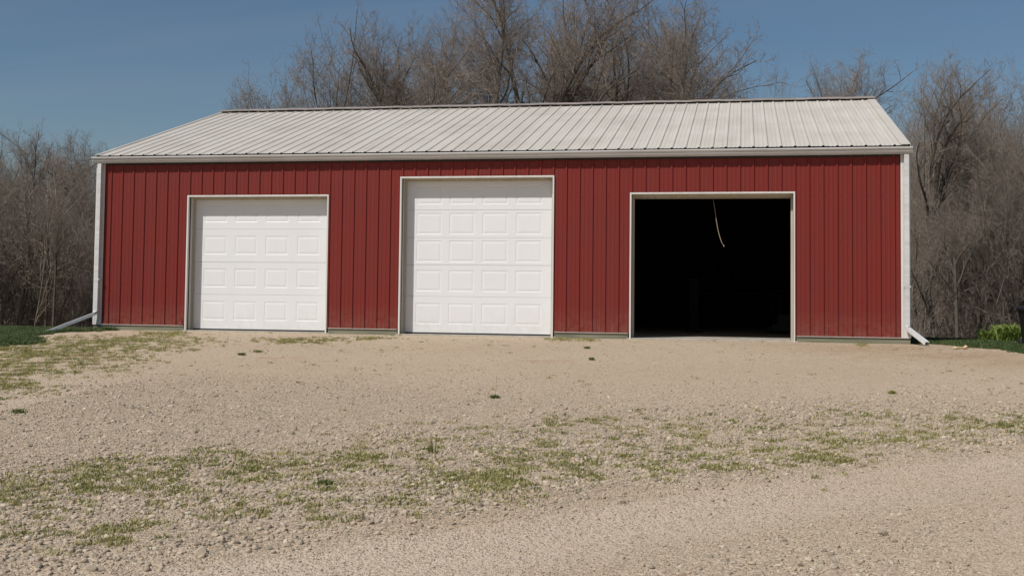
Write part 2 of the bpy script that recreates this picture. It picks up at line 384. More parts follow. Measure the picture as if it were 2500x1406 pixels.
for nm, arr in (('grass', np.clip(a_gr + .24 * a_wd, 0, 1)), ('litter', a_lit), ('coarse', coarse_w(gxx, gyy)), ('lane', lane_w(gxx, gyy)),
                ('dirt', np.clip(blobs_eval(DB, gxx, gyy), 0, 1))):
    at_ = gm.attributes.new(nm, 'FLOAT', 'POINT'); at_.data.foreach_set('value', arr.astype(np.float32))
ground = link('ground', gm, M_GROUND); tag(ground, kind='structure')

# ------------------------------------------------------------------ the barn
S9 = 0.2286
XL, XR = -0.30, 14.43
WT, WB0 = 3.16, 0.105
DOORS = [(1.5677, 4.3297, 2.517), (5.6777, 8.4721, 2.830), (9.8014, 12.5743, 2.5205)]
DEPTH = 10.75; RY, RZ = 5.3276, 4.9354; EY, EZ = -0.10, 3.2687
SL = (RZ - EZ) / (RY - EY)
barn = empty('barn', ((XL + XR) / 2, DEPTH / 2, 0))
tag(barn, 'long red metal barn with pale ribbed roof, two white garage doors and one open bay', 'barn')
bpy.context.view_layer.update()
BM = barn.matrix_world.inverted()
def part(mb, name, mat, parent=barn, **k):
    o = mb.build(name, mat, parent, **k)
    if parent is barn: o.matrix_parent_inverse = BM
    return o
def prof_x(x0, x1, shift=0.0, hmaj=.019, hmin=.003):
    """(x, height) points of ribbed sheet between x0 and x1, major ribs at shift + i*9in"""
    pts = []
    i0 = int(math.floor((x0 - shift) / S9)) - 1; i1 = int(math.ceil((x1 - shift) / S9)) + 1
    for i in range(i0, i1 + 1):
        c = shift + i * S9
        pts += [(c - .026, 0), (c - .011, hmaj), (c + .011, hmaj), (c + .026, 0)]
        for q in (.333, .667):
            m_ = c + S9 * q
            pts += [(m_ - .016, 0), (m_ - .008, hmin), (m_ + .008, hmin), (m_ + .016, 0)]
    pts.sort()
    out = []
    def H(x):
        for (a, ha), (b, hb) in zip(pts, pts[1:]):
            if a <= x <= b: return ha + (hb - ha) * (x - a) / max(b - a, 1e-9)
        return 0
    out = [(x0, H(x0))] + [p for p in pts if x0 + 1e-4 < p[0] < x1 - 1e-4] + [(x1, H(x1))]
    return out
# front wall sheets, three feet each, cut round the openings
px_ = [-.13] + [S9 * (4 * k + 2.5) for k in range(16)]
px_ = [x for x in px_ if x < 14.2] + [14.285]
rnd = random.Random(3)
for k in range(len(px_) - 1):
    x0, x1 = px_[k], px_[k + 1] 
    pr = prof_x(x0, x1)
    cuts = [c for d in DOORS for c in d[:2] if x0 < c < x1]
    pts = []
    for (a, ha), (b, hb) in zip(pr, pr[1:]):
        pts.append((a, ha))
        for c in sorted(cuts):
            if a + 1e-4 < c < b - 1e-4: pts.append((c, ha + (hb - ha) * (c - a) / (b - a)))
    pts.append(pr[-1])
    mb = MB(); off = rnd.uniform(-.0012, .0012)
    for (a, ha), (b, hb) in zip(pts, pts[1:]):
        m_ = (a + b) / 2; zb = WB0
        for d in DOORS:
            if d[0] < m_ < d[1]: zb = d[2]
        n_ = 8 if zb < 1 else 2
        V = []; F = []
        for j in range(n_ + 1):
            z = zb + (WT - zb) * j / n_
            wv = .0016 * math.sin(z * 3.1 + k * 1.7) * math.sin((a - x0) * 3.3)
            wv2 = .0016 * math.sin(z * 3.1 + k * 1.7) * math.sin((b - x0) * 3.3)
            V += [(a, -ha + off + wv, z), (b, -hb + off + wv2, z)]
        for j in range(n_): F.append((2*j, 2*j+1, 2*j+3, 2*j+2))
        mb.add(V, F)
    o = part(mb, 'wall_panel', M_RED)
# screws
mb = MB()
for i in range(63):
    for z in (.16, .87, 1.67, 2.45, 3.0):
        x = i * S9 + .05
        if any(d[0] - .05 < x < d[1] + .05 and z < d[2] + .05 for d in DOORS): continue
        z_ = z + rnd.uniform(-.012, .012)
        r = .010
        V = [(x + r * math.cos(q * math.pi / 3), -.002, z_ + r * math.sin(q * math.pi / 3)) for q in range(6)] + [(x, -.011, z_)]
        mb.add(V, [(q, (q + 1) % 6, 6) for q in range(6)])
part(mb, 'wall_screws', M_RED, kind='stuff')
# inner faces and timber behind the steel
mb = MB(); zt = 3.2
segs = [(XL + .05, DOORS[0][0] + .03, 0), (DOORS[0][0] + .03, DOORS[0][1] - .03, DOORS[0][2]), (DOORS[0][1] - .03, DOORS[1][0] + .03, 0), (DOORS[1][0] + .03, DOORS[1][1] - .03, DOORS[1][2]),
        (DOORS[1][1] - .03, DOORS[2][0] + .03, 0), (DOORS[2][0] + .03, DOORS[2][1] - .03, DOORS[2][2]), (DOORS[2][1] - .03, XR - .05, 0)]
for a, b, z in segs: mb.box((a, .03, z + .0 if z else -.05), (b, .07, zt))
part(mb, 'wall_framing', M_FRAME)
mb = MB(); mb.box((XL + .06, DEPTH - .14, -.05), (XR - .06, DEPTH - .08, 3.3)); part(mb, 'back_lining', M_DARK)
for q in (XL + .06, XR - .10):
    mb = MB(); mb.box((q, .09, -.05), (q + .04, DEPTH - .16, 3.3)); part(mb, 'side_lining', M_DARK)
for i in range(7):                                            # roof trusses
    x = 1.0 + i * 2.1; m_ = MB()
    m_.box((x, .1, 3.16), (x + .04, DEPTH - .16, 3.27))
    for s_g in (0, 1):
        y0, y1 = (.15, RY - .02) if s_g == 0 else (DEPTH - .2, RY + .02)
        z0_, z1_ = 3.17, 4.68
        m_.add([(x, y0, z0_), (x + .04, y0, z0_), (x + .04, y1, z1_), (x, y1, z1_), (x, y0, z0_ + .12), (x + .04, y0, z0_ + .12), (x + .04, y1, z1_ + .12), (x, y1, z1_ + .12)],
               [(0,3,2,1),(4,5,6,7),(0,1,5,4),(1,2,6,5),(2,3,7,6),(3,0,4,7)])
    part(m_, 'roof_truss', M_FRAME)
# back wall and gables
def ribbed_wall(name, along, a0, a1, fixed, out, ztop):
    mb = MB(); pr = prof_x(a0, a1)
    for (a, ha), (b, hb) in zip(pr, pr[1:]):
        za, zb = ztop(a), ztop(b)
        if along == 'x': V = [(a, fixed + out * ha, .1), (b, fixed + out * hb, .1), (b, fixed + out * hb, zb), (a, fixed + out * ha, za)]
        else: V = [(fixed + out * ha, a, .1), (fixed + out * hb, b, .1), (fixed + out * hb, b, zb), (fixed + out * ha, a, za)]
        mb.add(V, [(0, 1, 2, 3)])
    part(mb, name, M_RED)
ribbed_wall('back_wall', 'x', XL + .02, XR - .02, DEPTH, 1, lambda a: 3.2)
gz = lambda y: 3.22 + SL * (y if y < RY else 2 * RY - y)
ribbed_wall('gable_wall', 'y', .0, RY, XL + .02, -1, gz); ribbed_wall('gable_wall', 'y', RY, DEPTH, XL + .02, -1, gz)
ribbed_wall('gable_wall', 'y', .0, RY, XR - .02, 1, gz); ribbed_wall('gable_wall', 'y', RY, DEPTH, XR - .02, 1, gz)
# roof sheets
rx = [-.245] + [S9 * (4 * k + 1.5) for k in range(17)]; rx = [x for x in rx if x < 14.2] + [14.39]
nrm = Vector((0, -SL, 1)).normalized()
def roof_sheet(x0, x1, side, j):
    mb = MB(); pr = prof_x(x0, x1, 0, .017, .003); lift = rnd.uniform(0, .003)
    n_ = 6
    ye = EY + rnd.uniform(-.006, .006)
    for (a, ha), (b, hb) in zip(pr, pr[1:]):
        V = []; F = []
        for q in range(n_ + 1):
            t = q / n_; y = ye + (RY - .01 - ye) * t; z = EZ + SL * (y - EY)
            ny_, nz_ = nrm.y, nrm.z
            if side: yy = 2 * RY - y; ny_ = -ny_
            else: yy = y
            w = .002 * math.sin(t * 9 + j) * math.sin((a - x0) * 3.4)
            V += [(a, yy + ny_ * (ha + lift), z + nz_ * (ha + lift + w)), (b, yy + ny_ * (hb + lift), z + nz_ * (hb + lift + w))]
        for q in range(n_): F.append((2*q, 2*q+1, 2*q+3, 2*q+2))
        mb.add(V, F)
    part(mb, 'roof_panel', M_ROOF)
for j in range(len(rx) - 1):
    roof_sheet(rx[j], rx[j + 1], 0, j)
mbk = MB()
for (a, ha), (b, hb) in zip(prof_x(-.245, 14.39), prof_x(-.245, 14.39)[1:]):
    y0, y1 = 2 * RY - EY, RY
    mbk.add([(a, y0, EZ + ha), (b, y0, EZ + hb), (b, y1, RZ + hb), (a, y1, RZ + ha)], [(0, 1, 2, 3)])
part(mbk, 'rear_roof', M_ROOF)
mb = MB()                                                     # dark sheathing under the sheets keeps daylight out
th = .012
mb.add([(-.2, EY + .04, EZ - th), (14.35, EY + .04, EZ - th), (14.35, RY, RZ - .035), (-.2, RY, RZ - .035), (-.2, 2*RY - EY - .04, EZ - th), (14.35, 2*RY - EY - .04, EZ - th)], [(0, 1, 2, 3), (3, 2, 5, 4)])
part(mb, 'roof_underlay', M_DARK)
# purlins' end boards / eave board
mb = MB(); mb.box((XL + .04, -.020, 3.10), (XR - .04, .028, 3.246)); part(mb, 'eave_board', M_RUB)
# rake trims
for x0, x1 in ((-.275, -.225), (14.27, 14.425)):
    for side in (0, 1):
        mb = MB(); y0, y1 = EY - .004, RY
        def Y(y): return 2 * RY - y if side else y
        zz = lambda y, h: EZ + SL * (y - EY) + h
        out = x0 if x0 < 0 else x1
        pr = [(x0, .026), (x1, .026), (x1, .021), (x0, .021)]
        V = [(x, Y(y0), zz(y0, h)) for x, h in pr] + [(x, Y(y1), zz(y1, h)) for x, h in pr]
        mb.add(V, [(0,1,5,4),(1,2,6,5),(2,3,7,6),(3,0,4,7),(0,3,2,1),(4,5,6,7)])
        pr = [(out - .003, .0255), (out + .003, .0255), (out + .003, -.12), (out - .003, -.12)]
        V = [(x, Y(y0), zz(y0, h)) for x, h in pr] + [(x, Y(y1), zz(y1, h)) for x, h in pr]
        mb.add(V, [(0,1,5,4),(1,2,6,5),(2,3,7,6),(3,0,4,7),(0,3,2,1),(4,5,6,7)])
        part(mb, 'rake_trim', M_ROOF)
# ridge cap in lengths of ten feet
xs = [-.275, 2.7, 5.75, 8.8, 11.85, 14.425]
for a, b in zip(xs, xs[1:]):
    mb = MB(); n_ = 14
    V = []; F = []
    for q in range(n_ + 1):
        x = a + (b - a) * q / n_; sag = .004 * math.sin(x * 5.3) + .003 * math.sin(x * 13)
        for (dy, dz) in ((-.17, -.022), (-.165, -.005), (-.03, .036), (0, .045), (.03, .036), (.165, -.005), (.17, -.022)):
            V.append((x, RY + dy, RZ + .022 + dz + sag))
    for q in range(n_):
        for j in range(6): F.append((q*7+j, q*7+j+1, (q+1)*7+j+1, (q+1)*7+j))
    mb.add(V, F); part(mb, 'ridge_cap', M_CAP)
mb = MB(); mb.box((-.24, RY - .13, RZ - .02), (14.38, RY + .13, RZ + .012)); part(mb, 'ridge_closure', M_RUB)
# gutter: K profile lengths with seams
KP = [(-.028, 3.235), (-.028, 3.132), (-.080, 3.130), (-.090, 3.133), (-.090, 3.142), (-.084, 3.146), (-.112, 3.168), (-.118, 3.171), (-.118, 3.184), (-.112, 3.187), (-.145, 3.216), (-.149, 3.221), (-.149, 3.240), (-.132, 3.240),
      (-.132, 3.233), (-.142, 3.232), (-.142, 3.222), (-.104, 3.190), (-.104, 3.170), (-.078, 3.150), (-.078, 3.138), (-.032, 3.138), (-.032, 3.235)]
gxs = [XL - .035, 5.55, 12.09, XR + .02]
for i, (a, b) in enumerate(zip(gxs, gxs[1:])):
    mb = MB(); mb.prism([((y - .03 if y < -.04 else y) - .003 * (i == 1), z + .0015 * (i == 1)) for y, z in KP], a, b, 0); part(mb, 'gutter', M_GUT)
for x in (gxs[0], gxs[-1]):
    mb = MB(); mb.prism([((y - .03 if y < -.04 else y) - .0015, z) for y, z in KP[:14]] + [(-.03, 3.241)], x - .002, x + .002, 0); part(mb, 'gutter_end_cap', M_GUT)
# corner trims
for a, b, out in ((XL, -.12, XL), (14.275, XR, XR)):
    mb = MB(); mb.box((a, -.026, .10), (b, -.0205, 3.128))
    if a == XL: mb.box((a, -.0205, .10), (a + .006, .14, 3.2))
    else: mb.box((b - .006, -.0205, .10), (b, .14, 3.2))
    for q in (a + .03, b - .03): mb.box((q - .004, -.030, .12), (q + .004, -.026, 3.126))
    part(mb, 'corner_trim', M_TRIM)
# skirt board and drip trim
for a, b in ((XL + .01, DOORS[0][0] - .026), (DOORS[0][1] + .026, DOORS[1][0] - .026), (DOORS[1][1] + .026, DOORS[2][0] - .026), (DOORS[2][1] + .026, XR - .01)):
    mb = MB(); mb.box((a, -.004, -.25 if a < 0 else -.08), (b, .028, .101)); part(mb, 'skirt_board', M_SKIRT)
    mb = MB(); mb.box((a, -.027, .097), (b, -.006, .1045)); part(mb, 'drip_trim', M_TRIM)
for q in (XL + .01, XR - .05):
    mb = MB(); mb.box((q, .03, -.25), (q + .04, DEPTH, .1)); part(mb, 'side_skirt_board', M_SKIRT)
# openings: face trim, reveal, stop
TF = .025; RD = .165
for (a, b, zt_) in DOORS:
    ia, ib, iz = a + TF, b - TF, zt_ - TF
    for nm, bx in (('left', None), ('right', None)):
        mb = MB()
        x0, x1 = (a - .002, ia) if nm == 'left' else (ib, b + .002)
        mb.box((x0, -.030, 0.0), (x1, -.024, zt_ - TF if 1 else 0))
        xr0, xr1 = (ia - .004, ia) if nm == 'left' else (ib, ib + .004)
        mb.box((xr0, -.024, 0.0), (xr1, RD, iz))
        part(mb, 'door_side_trim', M_TRIM)
        mb = MB()
        xs0, xs1 = (ia + .0005, ia + .038) if nm == 'left' else (ib - .038, ib - .0005)
        mb.box((xs0, RD, .005), (xs1, RD + .018, iz - .03)); 
        mb.box((xs0 + (.004 if nm == 'right' else .0), RD - .006, .005), (xs1 - (.004 if nm == 'left' else 0), RD, iz - .03))
        part(mb, 'door_stop', M_STOP)
        mb = MB(); xa = (xs1 if nm == 'left' else xs0)
        mb.box((xa - .006, RD + .004, .005), (xa + .006, RD + .032, iz - .05)); part(mb, 'weather_seal', M_RUB if a > 9 else M_STOP)
    mb = MB(); mb.box((a - .002, -.0305, iz), (b + .002, -.0245, zt_ + .003)); mb.box((ia, -.0245, iz), (ib, .10, iz + .004)); part(mb, 'door_head_trim', M_TRIM)
    mb = MB(); mb.box((ia, .10, iz - .010), (ib, RD, iz + .003)); mb.box((ia, RD - .01, iz - .042), (ib, RD + .018, iz - .0105)); part(mb, 'door_head_stop', M_STOP)
# sectional doors
def door_section(x0, x1, z0, z1, pz0, pz1, cols, yb):
    """one pressed steel section: embossed rectangles with bevelled raised fields"""
    mb = MB()
    xsn = sorted(set([x0, x1] + [c for p in cols for c in p]))
    zsn = [z0, pz0, pz1, z1]
    cell = lambda i, j: any(abs(xsn[i] - p[0]) < 1e-6 for p in cols) and j == 1
    for i in range(len(xsn) - 1):
        for j in range(3):
            a, b, c, d = xsn[i], xsn[i+1], zsn[j], zsn[j+1]
            if not cell(i, j): mb.add([(a, yb, c), (b, yb, c), (b, yb, d), (a, yb, d)], [(0, 1, 2, 3)])
            else:
                rings = [(0, 0), (.008, .0035), (.024, .0035), (.052, .0)]
                V = []
                for (ins, dep) in rings: V += [(a+ins, yb+dep, c+ins), (b-ins, yb+dep, c+ins), (b-ins, yb+dep, d-ins), (a+ins, yb+dep, d-ins)]
                F = []
                for q in range(len(rings) - 1):
                    for r in range(4): F.append((q*4+r, q*4+(r+1) % 4, (q+1)*4+(r+1) % 4, (q+1)*4+r))
                F.append((12, 13, 14, 15)); mb.add(V, F)
    # turned edges
    mb.add([(x0, yb, z1), (x1, yb, z1), (x1, yb+.006, z1+.004), (x0, yb+.006, z1+.004), (x0, yb+.04, z1+.004), (x1, yb+.04, z1+.004)], [(0,1,2,3), (3,2,5,4)])
    mb.add([(x0, yb, z0), (x1, yb, z0), (x1, yb+.006, z0-.002), (x0, yb+.006, z0-.002), (x0, yb+.04, z0-.002), (x1, yb+.04, z0-.002)], [(0,1,2,3), (3,2,5,4)])
    mb.add([(x0, yb+.04, z0), (x1, yb+.04, z0), (x1, yb+.04, z1), (x0, yb+.04, z1)], [(0,1,2,3)])
    return mb
def overhead_door(k, cuts, rows, cols):
    a, b, zt_ = DOORS[k]
    root = bpy.data.objects.new('overhead_door', None); COL.objects.link(root); root.parent = barn; root.matrix_parent_inverse = BM
    x0, x1 = a + TF + .036, b - TF - .036
    x0, x1 = a + TF + .008, b - TF - .008
    for j in range(len(cuts) - 1):
        z0, z1 = cuts[j] + .003, cuts[j+1] - .005
        mb = door_section(x0, x1, z0, z1, rows[j][0], rows[j][1], cols, RD + .036 + .0012 * (j % 2))
        o = mb.build('door_section', M_DOOR, root)
    mb = MB(); mb.box((x0, RD + .030, .021), (x1, RD + .07, cuts[0] + .0005)); mb.build('bottom_seal', M_RUB, root)
    return root
def zat(u, v, y):                                            # height on the plane y = const seen at (u, v)
    d = ray(u, v); t = (y - CAM[1]) / d[1]; return CAM[2] + d[2] * t
def xat(u, v, y):
    d = ray(u, v); t = (y - CAM[1]) / d[1]; return CAM[0] + d[0] * t
YD = RD + .036
def U2(x, y): return (430 + x / 2.8117, 350 + y / 2.8117)
def U3(x, y): return (950 + x / 2.8117, 350 + y / 2.8117)
def zs(U, lst, x=580): return [zat(*U(x, q), YD) for q in lst]
zb_ = .048
c1 = [zb_] + zs(U2, [1040, 816, 590]) + [DOORS[0][2] - .02]
r1 = [zs(U2, p) for p in [(1216, 1086), (990, 862), (764, 637), (542, 415)]]
cols1 = [(xat(*U2(p, 700), YD), xat(*U2(q, 700), YD)) for p, q in ((192, 347), (404, 556), (613, 769), (831, 985))]
overhead_door(0, c1, r1, cols1)
c2 = [zb_] + zs(U3, [1054, 836, 648, 458]) + [DOORS[1][2] - .02]
r2 = [zs(U3, p) for p in [(1244, 1100), (1018, 872), (816, 668), (625, 479), (419, 290)]]
cols2 = [(xat(*U3(p, 700), YD), xat(*U3(q, 700), YD)) for p, q in ((187, 360), (411, 586), (637, 814), (868, 1049))]
overhead_door(1, c2, r2, cols2)
# the third door is rolled up under the ceiling
a, b, zt_ = DOORS[2]
root = bpy.data.objects.new('raised_door', None); COL.objects.link(root); root.parent = barn; root.matrix_parent_inverse = BM
for j in range(4):
    mb = MB(); y0 = .32 + j * .62; mb.box((a + .04, y0, zt_ + .34), (b - .04, y0 + .612, zt_ + .385)); mb.build('door_section', M_DOOR, root)
mb = MB(); mb.box((a + .04, .27, zt_ - .085), (b - .04, .30, zt_ + .33)); mb.build('bottom_rail', M_STOP, root)
for x in (a + .03, b - .05):
    mb = MB(); mb.box((x, RD + .05, .02), (x + .02, RD + .10, zt_ - .1)); mb.box((x, RD + .05, zt_ + .29), (x + .02, 2.9, zt_ + .335)); mb.build('door_track', M_RUB, root)
# threshold slabs
for (a, b, zt_) in DOORS:
    mb = MB(); mb.box((a - .05, -.02, -.2), (b + .05, 1.35 if a > 9 else RD + .35, .022)); part(mb, 'concrete_threshold', M_CONC, bevel=.006)
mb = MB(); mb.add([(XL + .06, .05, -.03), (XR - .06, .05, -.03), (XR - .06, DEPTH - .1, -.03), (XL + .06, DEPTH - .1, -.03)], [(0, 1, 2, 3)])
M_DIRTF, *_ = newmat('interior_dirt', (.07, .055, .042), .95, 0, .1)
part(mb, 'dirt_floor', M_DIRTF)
# small dent and scuff low on the first wall bay
mb = MB(); mb.add([(1.43, -.004, .13), (1.50, -.030, .12), (1.545, -.006, .125), (1.50, -.012, .27)], [(0, 1, 3), (1, 2, 3)]); part(mb, 'bent_panel_corner', M_RED)
# downspouts
def rect_pipe(pts, w, d, name, parent):
    """rectangular pipe w (x) by d (y) along points; hollow end"""
    pts = [Vector(p) for p in pts]; V = []; F = []
    for ins in (0, .003):
        for i, p in enumerate(pts):
            t0 = (pts[i] - pts[i-1]).normalized() if i else (pts[1] - pts[0]).normalized()
            t1 = (pts[i+1] - pts[i]).normalized() if i < len(pts) - 1 else t0
            t = (t0 + t1).normalized(); k = 1 / max(.5, t.dot(t1))
            side = Vector((1, 0, 0)) if abs(t.z) > .999 else Vector((t.y, -t.x, 0)).normalized()
            lastdir = (pts[-1] - pts[-2]); side = Vector((-lastdir.y, lastdir.x, 0)).normalized() if i > 2 else Vector((1, 0, 0))
            if side.x < 0: side = -side
            if i == 2: side = (side + Vector((1, 0, 0))).normalized()
            bn = t.cross(side).normalized()
            for (sx, sy) in ((-1, -1), (1, -1), (1, 1), (-1, 1)):
                V.append(p + side * sx * (w / 2 - ins) + bn * sy * (d / 2 - ins) * (k if i < len(pts) - 1 else 1))
    n = len(pts)
    for i in range(n - 1):
        for j in range(4):
            F.append((i*4+j, i*4+(j+1) % 4, (i+1)*4+(j+1) % 4, (i+1)*4+j))
            o = 4 * n; F.append((o+i*4+j, o+(i+1)*4+j, o+(i+1)*4+(j+1) % 4, o+i*4+(j+1) % 4))
    for j in range(4):
        e = 4 * (n - 1); F.append((e+j, e+(j+1) % 4, e+4*n+(j+1) % 4, e+4*n+j))
    mb = MB(); mb.add(V, F); return part(mb, name, M_GUT, parent)
def downspout(x, y, end, zk):
    root = bpy.data.objects.new('downspout', None); COL.objects.link(root); root.parent = barn; root.matrix_parent_inverse = BM
    e = Vector(end); d = (e - Vector((x, y, zk))); 
    rect_pipe([(x, y, 3.129), (x, y, 1.6), (x, y, zk + .05), (x + d.x * .03, y + d.y * .03, zk - .004), tuple(e)], .076, .056, 'pipe', root)
    for z in (.93,):
        mb = MB(); mb.box((x - .050, y - .030, z), (x + .050, y - .0285, z + .028)); mb.box((x - .050, y - .0285, z), (x - .0485, -.031, z + .028)); mb.box((x + .0485, y - .0285, z), (x + .060, -.031, z + .028)); mb.build('strap', M_GUT, root)
    mb = MB(); mb.box((x - .041, y - .031, 1.10), (x + .041, y - .0285, 1.103)); mb.build('joint', M_STOP, root)
LDX = xat(235.2, 655, -.115)
downspout(LDX, -.085, (-.90, -.70, terrain(-.90, -.70) + .035), .30)
RDX = xat(2214.6, 600, -.115)
downspout(RDX, -.085, (14.60, -.56, terrain(14.60, -.56) + .035), .26)

# rope hanging in the open bay
p0 = np.array([xat(1741, 488, .30), .30, zat(1741, 488, .30)]); p1 = np.array([xat(1765, 600, .16), .16, zat(1765, 600, .16)])
rp = []
for i in range(13):
    t = i / 12; q = p0 + (p1 - p0) * t
    q[0] += -.045 * math.sin(math.pi * t) * t + .02 * t * t * 0; rp.append(q)
rp[-1][0] += .01
M_ROPE, n_, l_, b_ = newmat('rope', (.34, .275, .19), .9)
rb = MB(); rb.tube(rp, [.0038] * 5 + [.0052] * 8, 8)
rope = link('pull_rope', rb.mesh('pull_rope', smooth=True), M_ROPE)
tag(rope, 'thin tan rope hanging at a slant in the open dark bay of the red barn', 'rope')
kb = MB(); kb.tube([rp[-1] + (np.array([0, 0, .016])), rp[-1] + np.array([.004, 0, .0]), rp[-1] + np.array([.01, 0, -.02])], [.006, .010, .008], 8)
link('knot', kb.mesh('knot', smooth=True), M_ROPE, rope)

# dim things inside the open bay
M_GLOOM, *_ = newmat('gloom_toned_board', (.011, .0105, .01), .9)  # pale board and post, with the bay's gloom put into their colour
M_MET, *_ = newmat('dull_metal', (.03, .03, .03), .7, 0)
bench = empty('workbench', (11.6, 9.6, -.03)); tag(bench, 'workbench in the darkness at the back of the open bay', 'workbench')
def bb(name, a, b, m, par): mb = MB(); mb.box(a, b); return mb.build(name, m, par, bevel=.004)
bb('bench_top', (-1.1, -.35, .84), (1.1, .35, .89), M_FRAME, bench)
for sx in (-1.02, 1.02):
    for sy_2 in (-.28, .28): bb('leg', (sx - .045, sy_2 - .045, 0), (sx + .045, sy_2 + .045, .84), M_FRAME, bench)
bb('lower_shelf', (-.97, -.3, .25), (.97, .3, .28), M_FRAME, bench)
wb = empty('wall_board', (11.6, 10.55, 1.25)); tag(wb, 'board coloured near black as shade on the back wall above the workbench inside the open bay', 'board')
bb('board', (-.8, -.02, -.3), (.8, .02, .42), M_GLOOM, wb)
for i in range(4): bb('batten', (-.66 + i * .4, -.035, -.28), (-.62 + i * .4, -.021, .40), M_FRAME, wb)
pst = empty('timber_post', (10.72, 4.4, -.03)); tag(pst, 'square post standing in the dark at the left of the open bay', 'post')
bb('post', (-.09, -.09, 0), (.09, .09, 1.15), M_GLOOM, pst); bb('base', (-.15, -.15, 0), (.15, .15, .05), M_MET, pst)
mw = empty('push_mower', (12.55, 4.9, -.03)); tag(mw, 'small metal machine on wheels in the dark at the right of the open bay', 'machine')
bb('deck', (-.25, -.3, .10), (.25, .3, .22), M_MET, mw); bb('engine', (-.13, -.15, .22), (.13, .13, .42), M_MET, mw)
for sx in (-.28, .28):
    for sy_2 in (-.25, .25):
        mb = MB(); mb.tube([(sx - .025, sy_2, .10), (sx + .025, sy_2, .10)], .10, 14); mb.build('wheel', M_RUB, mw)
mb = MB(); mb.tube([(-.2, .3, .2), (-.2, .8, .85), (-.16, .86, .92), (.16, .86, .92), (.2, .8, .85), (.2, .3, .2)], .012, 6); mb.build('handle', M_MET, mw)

# ------------------------------------------------------------------ small things outdoors
# black bin at the right edge
bx_ = hit(2492, 849); bx_ = at(2535, 846, 18.6)
bin_ = empty('trash_bin', (bx_[0], bx_[1], terrain(bx_[0], bx_[1])), rad(8))
tag(bin_, 'black plastic bin with overhanging lid at the right edge of the lawn', 'bin')
M_BLK, *_ = newmat('black_plastic', (.012, .012, .013), .45)
def loft(rings, k, name, parent, mat, sq=.6):
    V = []; F = []
    for (z, rx_, ry_) in rings:
        for j in range(k):
            w = 2 * math.pi * j / k; c, s = math.cos(w), math.sin(w)
            V.append((rx_ * math.copysign(abs(c) ** sq, c), ry_ * math.copysign(abs(s) ** sq, s), z))
    for i in range(len(rings) - 1):
        for j in range(k): F.append((i*k+j, i*k+(j+1) % k, (i+1)*k+(j+1) % k, (i+1)*k+j))
    F.append(tuple(range(k))[::-1]); F.append(tuple(range((len(rings)-1)*k, len(rings)*k)))
    mb = MB(); mb.add(V, F); return mb.build(name, mat, parent)
loft([(0.02, .20, .20), (.04, .215, .215), (.3, .235, .235), (.54, .262, .262), (.56, .272, .272), (.575, .272, .272)], 24, 'body', bin_, M_BLK)
lid = loft([(.576, .292, .292), (.605, .298, .298), (.632, .285, .285), (.65, .19, .19), (.655, .08, .08)], 24, 'lid', bin_, M_BLK)
mb = MB(); mb.tube([(-.09, -.05, .655), (-.08, -.05, .69), (.08, -.05, .69), (.09, -.05, .655)], .012, 8); hb = mb.build('handle', M_BLK, lid)
for sx in (-.21, .21):
    mb = MB(); mb.tube([(sx - .02, .2, .07), (sx + .02, .2, .07)], .07, 16); mb.build('wheel', M_RUB, bin_)

# pale split chunk of wood by the lawn
wp = hit(2345, 853)
M_CHIP, n_, l_, b_ = newmat('split_wood', (.62, .43, .24), .8)
t_ = nz(n_, l_, 8, 5, coords(n_, l_, (1, 6, 6))); l_.new(ramp(n_, l_, t_.outputs['Fac'], [(.3, (.50, .33, .18)), (.7, (.72, .56, .36))]).outputs[0], b_.inputs['Base Color'])
mb = MB(); rr_ = random.Random(5)
prof = [(-.11, .022), (-.085, .034), (-.04, .020), (.01, .017), (.05, .022), (.078, .040), (.10, .030), (.112, .012)]
V = []; k = 9
for i, (x, r) in enumerate(prof):
    for j in range(k):
        w = 2 * math.pi * j / k; q = r * rr_.uniform(.75, 1.2)
        V.append((x, q * math.cos(w), .028 + q * .8 * math.sin(w) + (.012 if i > 4 else 0)))
F = [(i*k+j, i*k+(j+1) % k, (i+1)*k+(j+1) % k, (i+1)*k+j) for i in range(len(prof)-1) for j in range(k)] + [tuple(range(k))[::-1], tuple(range((len(prof)-1)*k, len(prof)*k))]
mb.add(V, F); wd = link('wood_chunk', mb.mesh('wood_chunk'), M_CHIP); wd.location = (wp[0], wp[1], terrain(wp[0], wp[1]) - .004); wd.rotation_euler = (0, 0, .25)
tag(wd, 'pale tan chunk of split wood lying where the gravel meets the right lawn', 'wood')

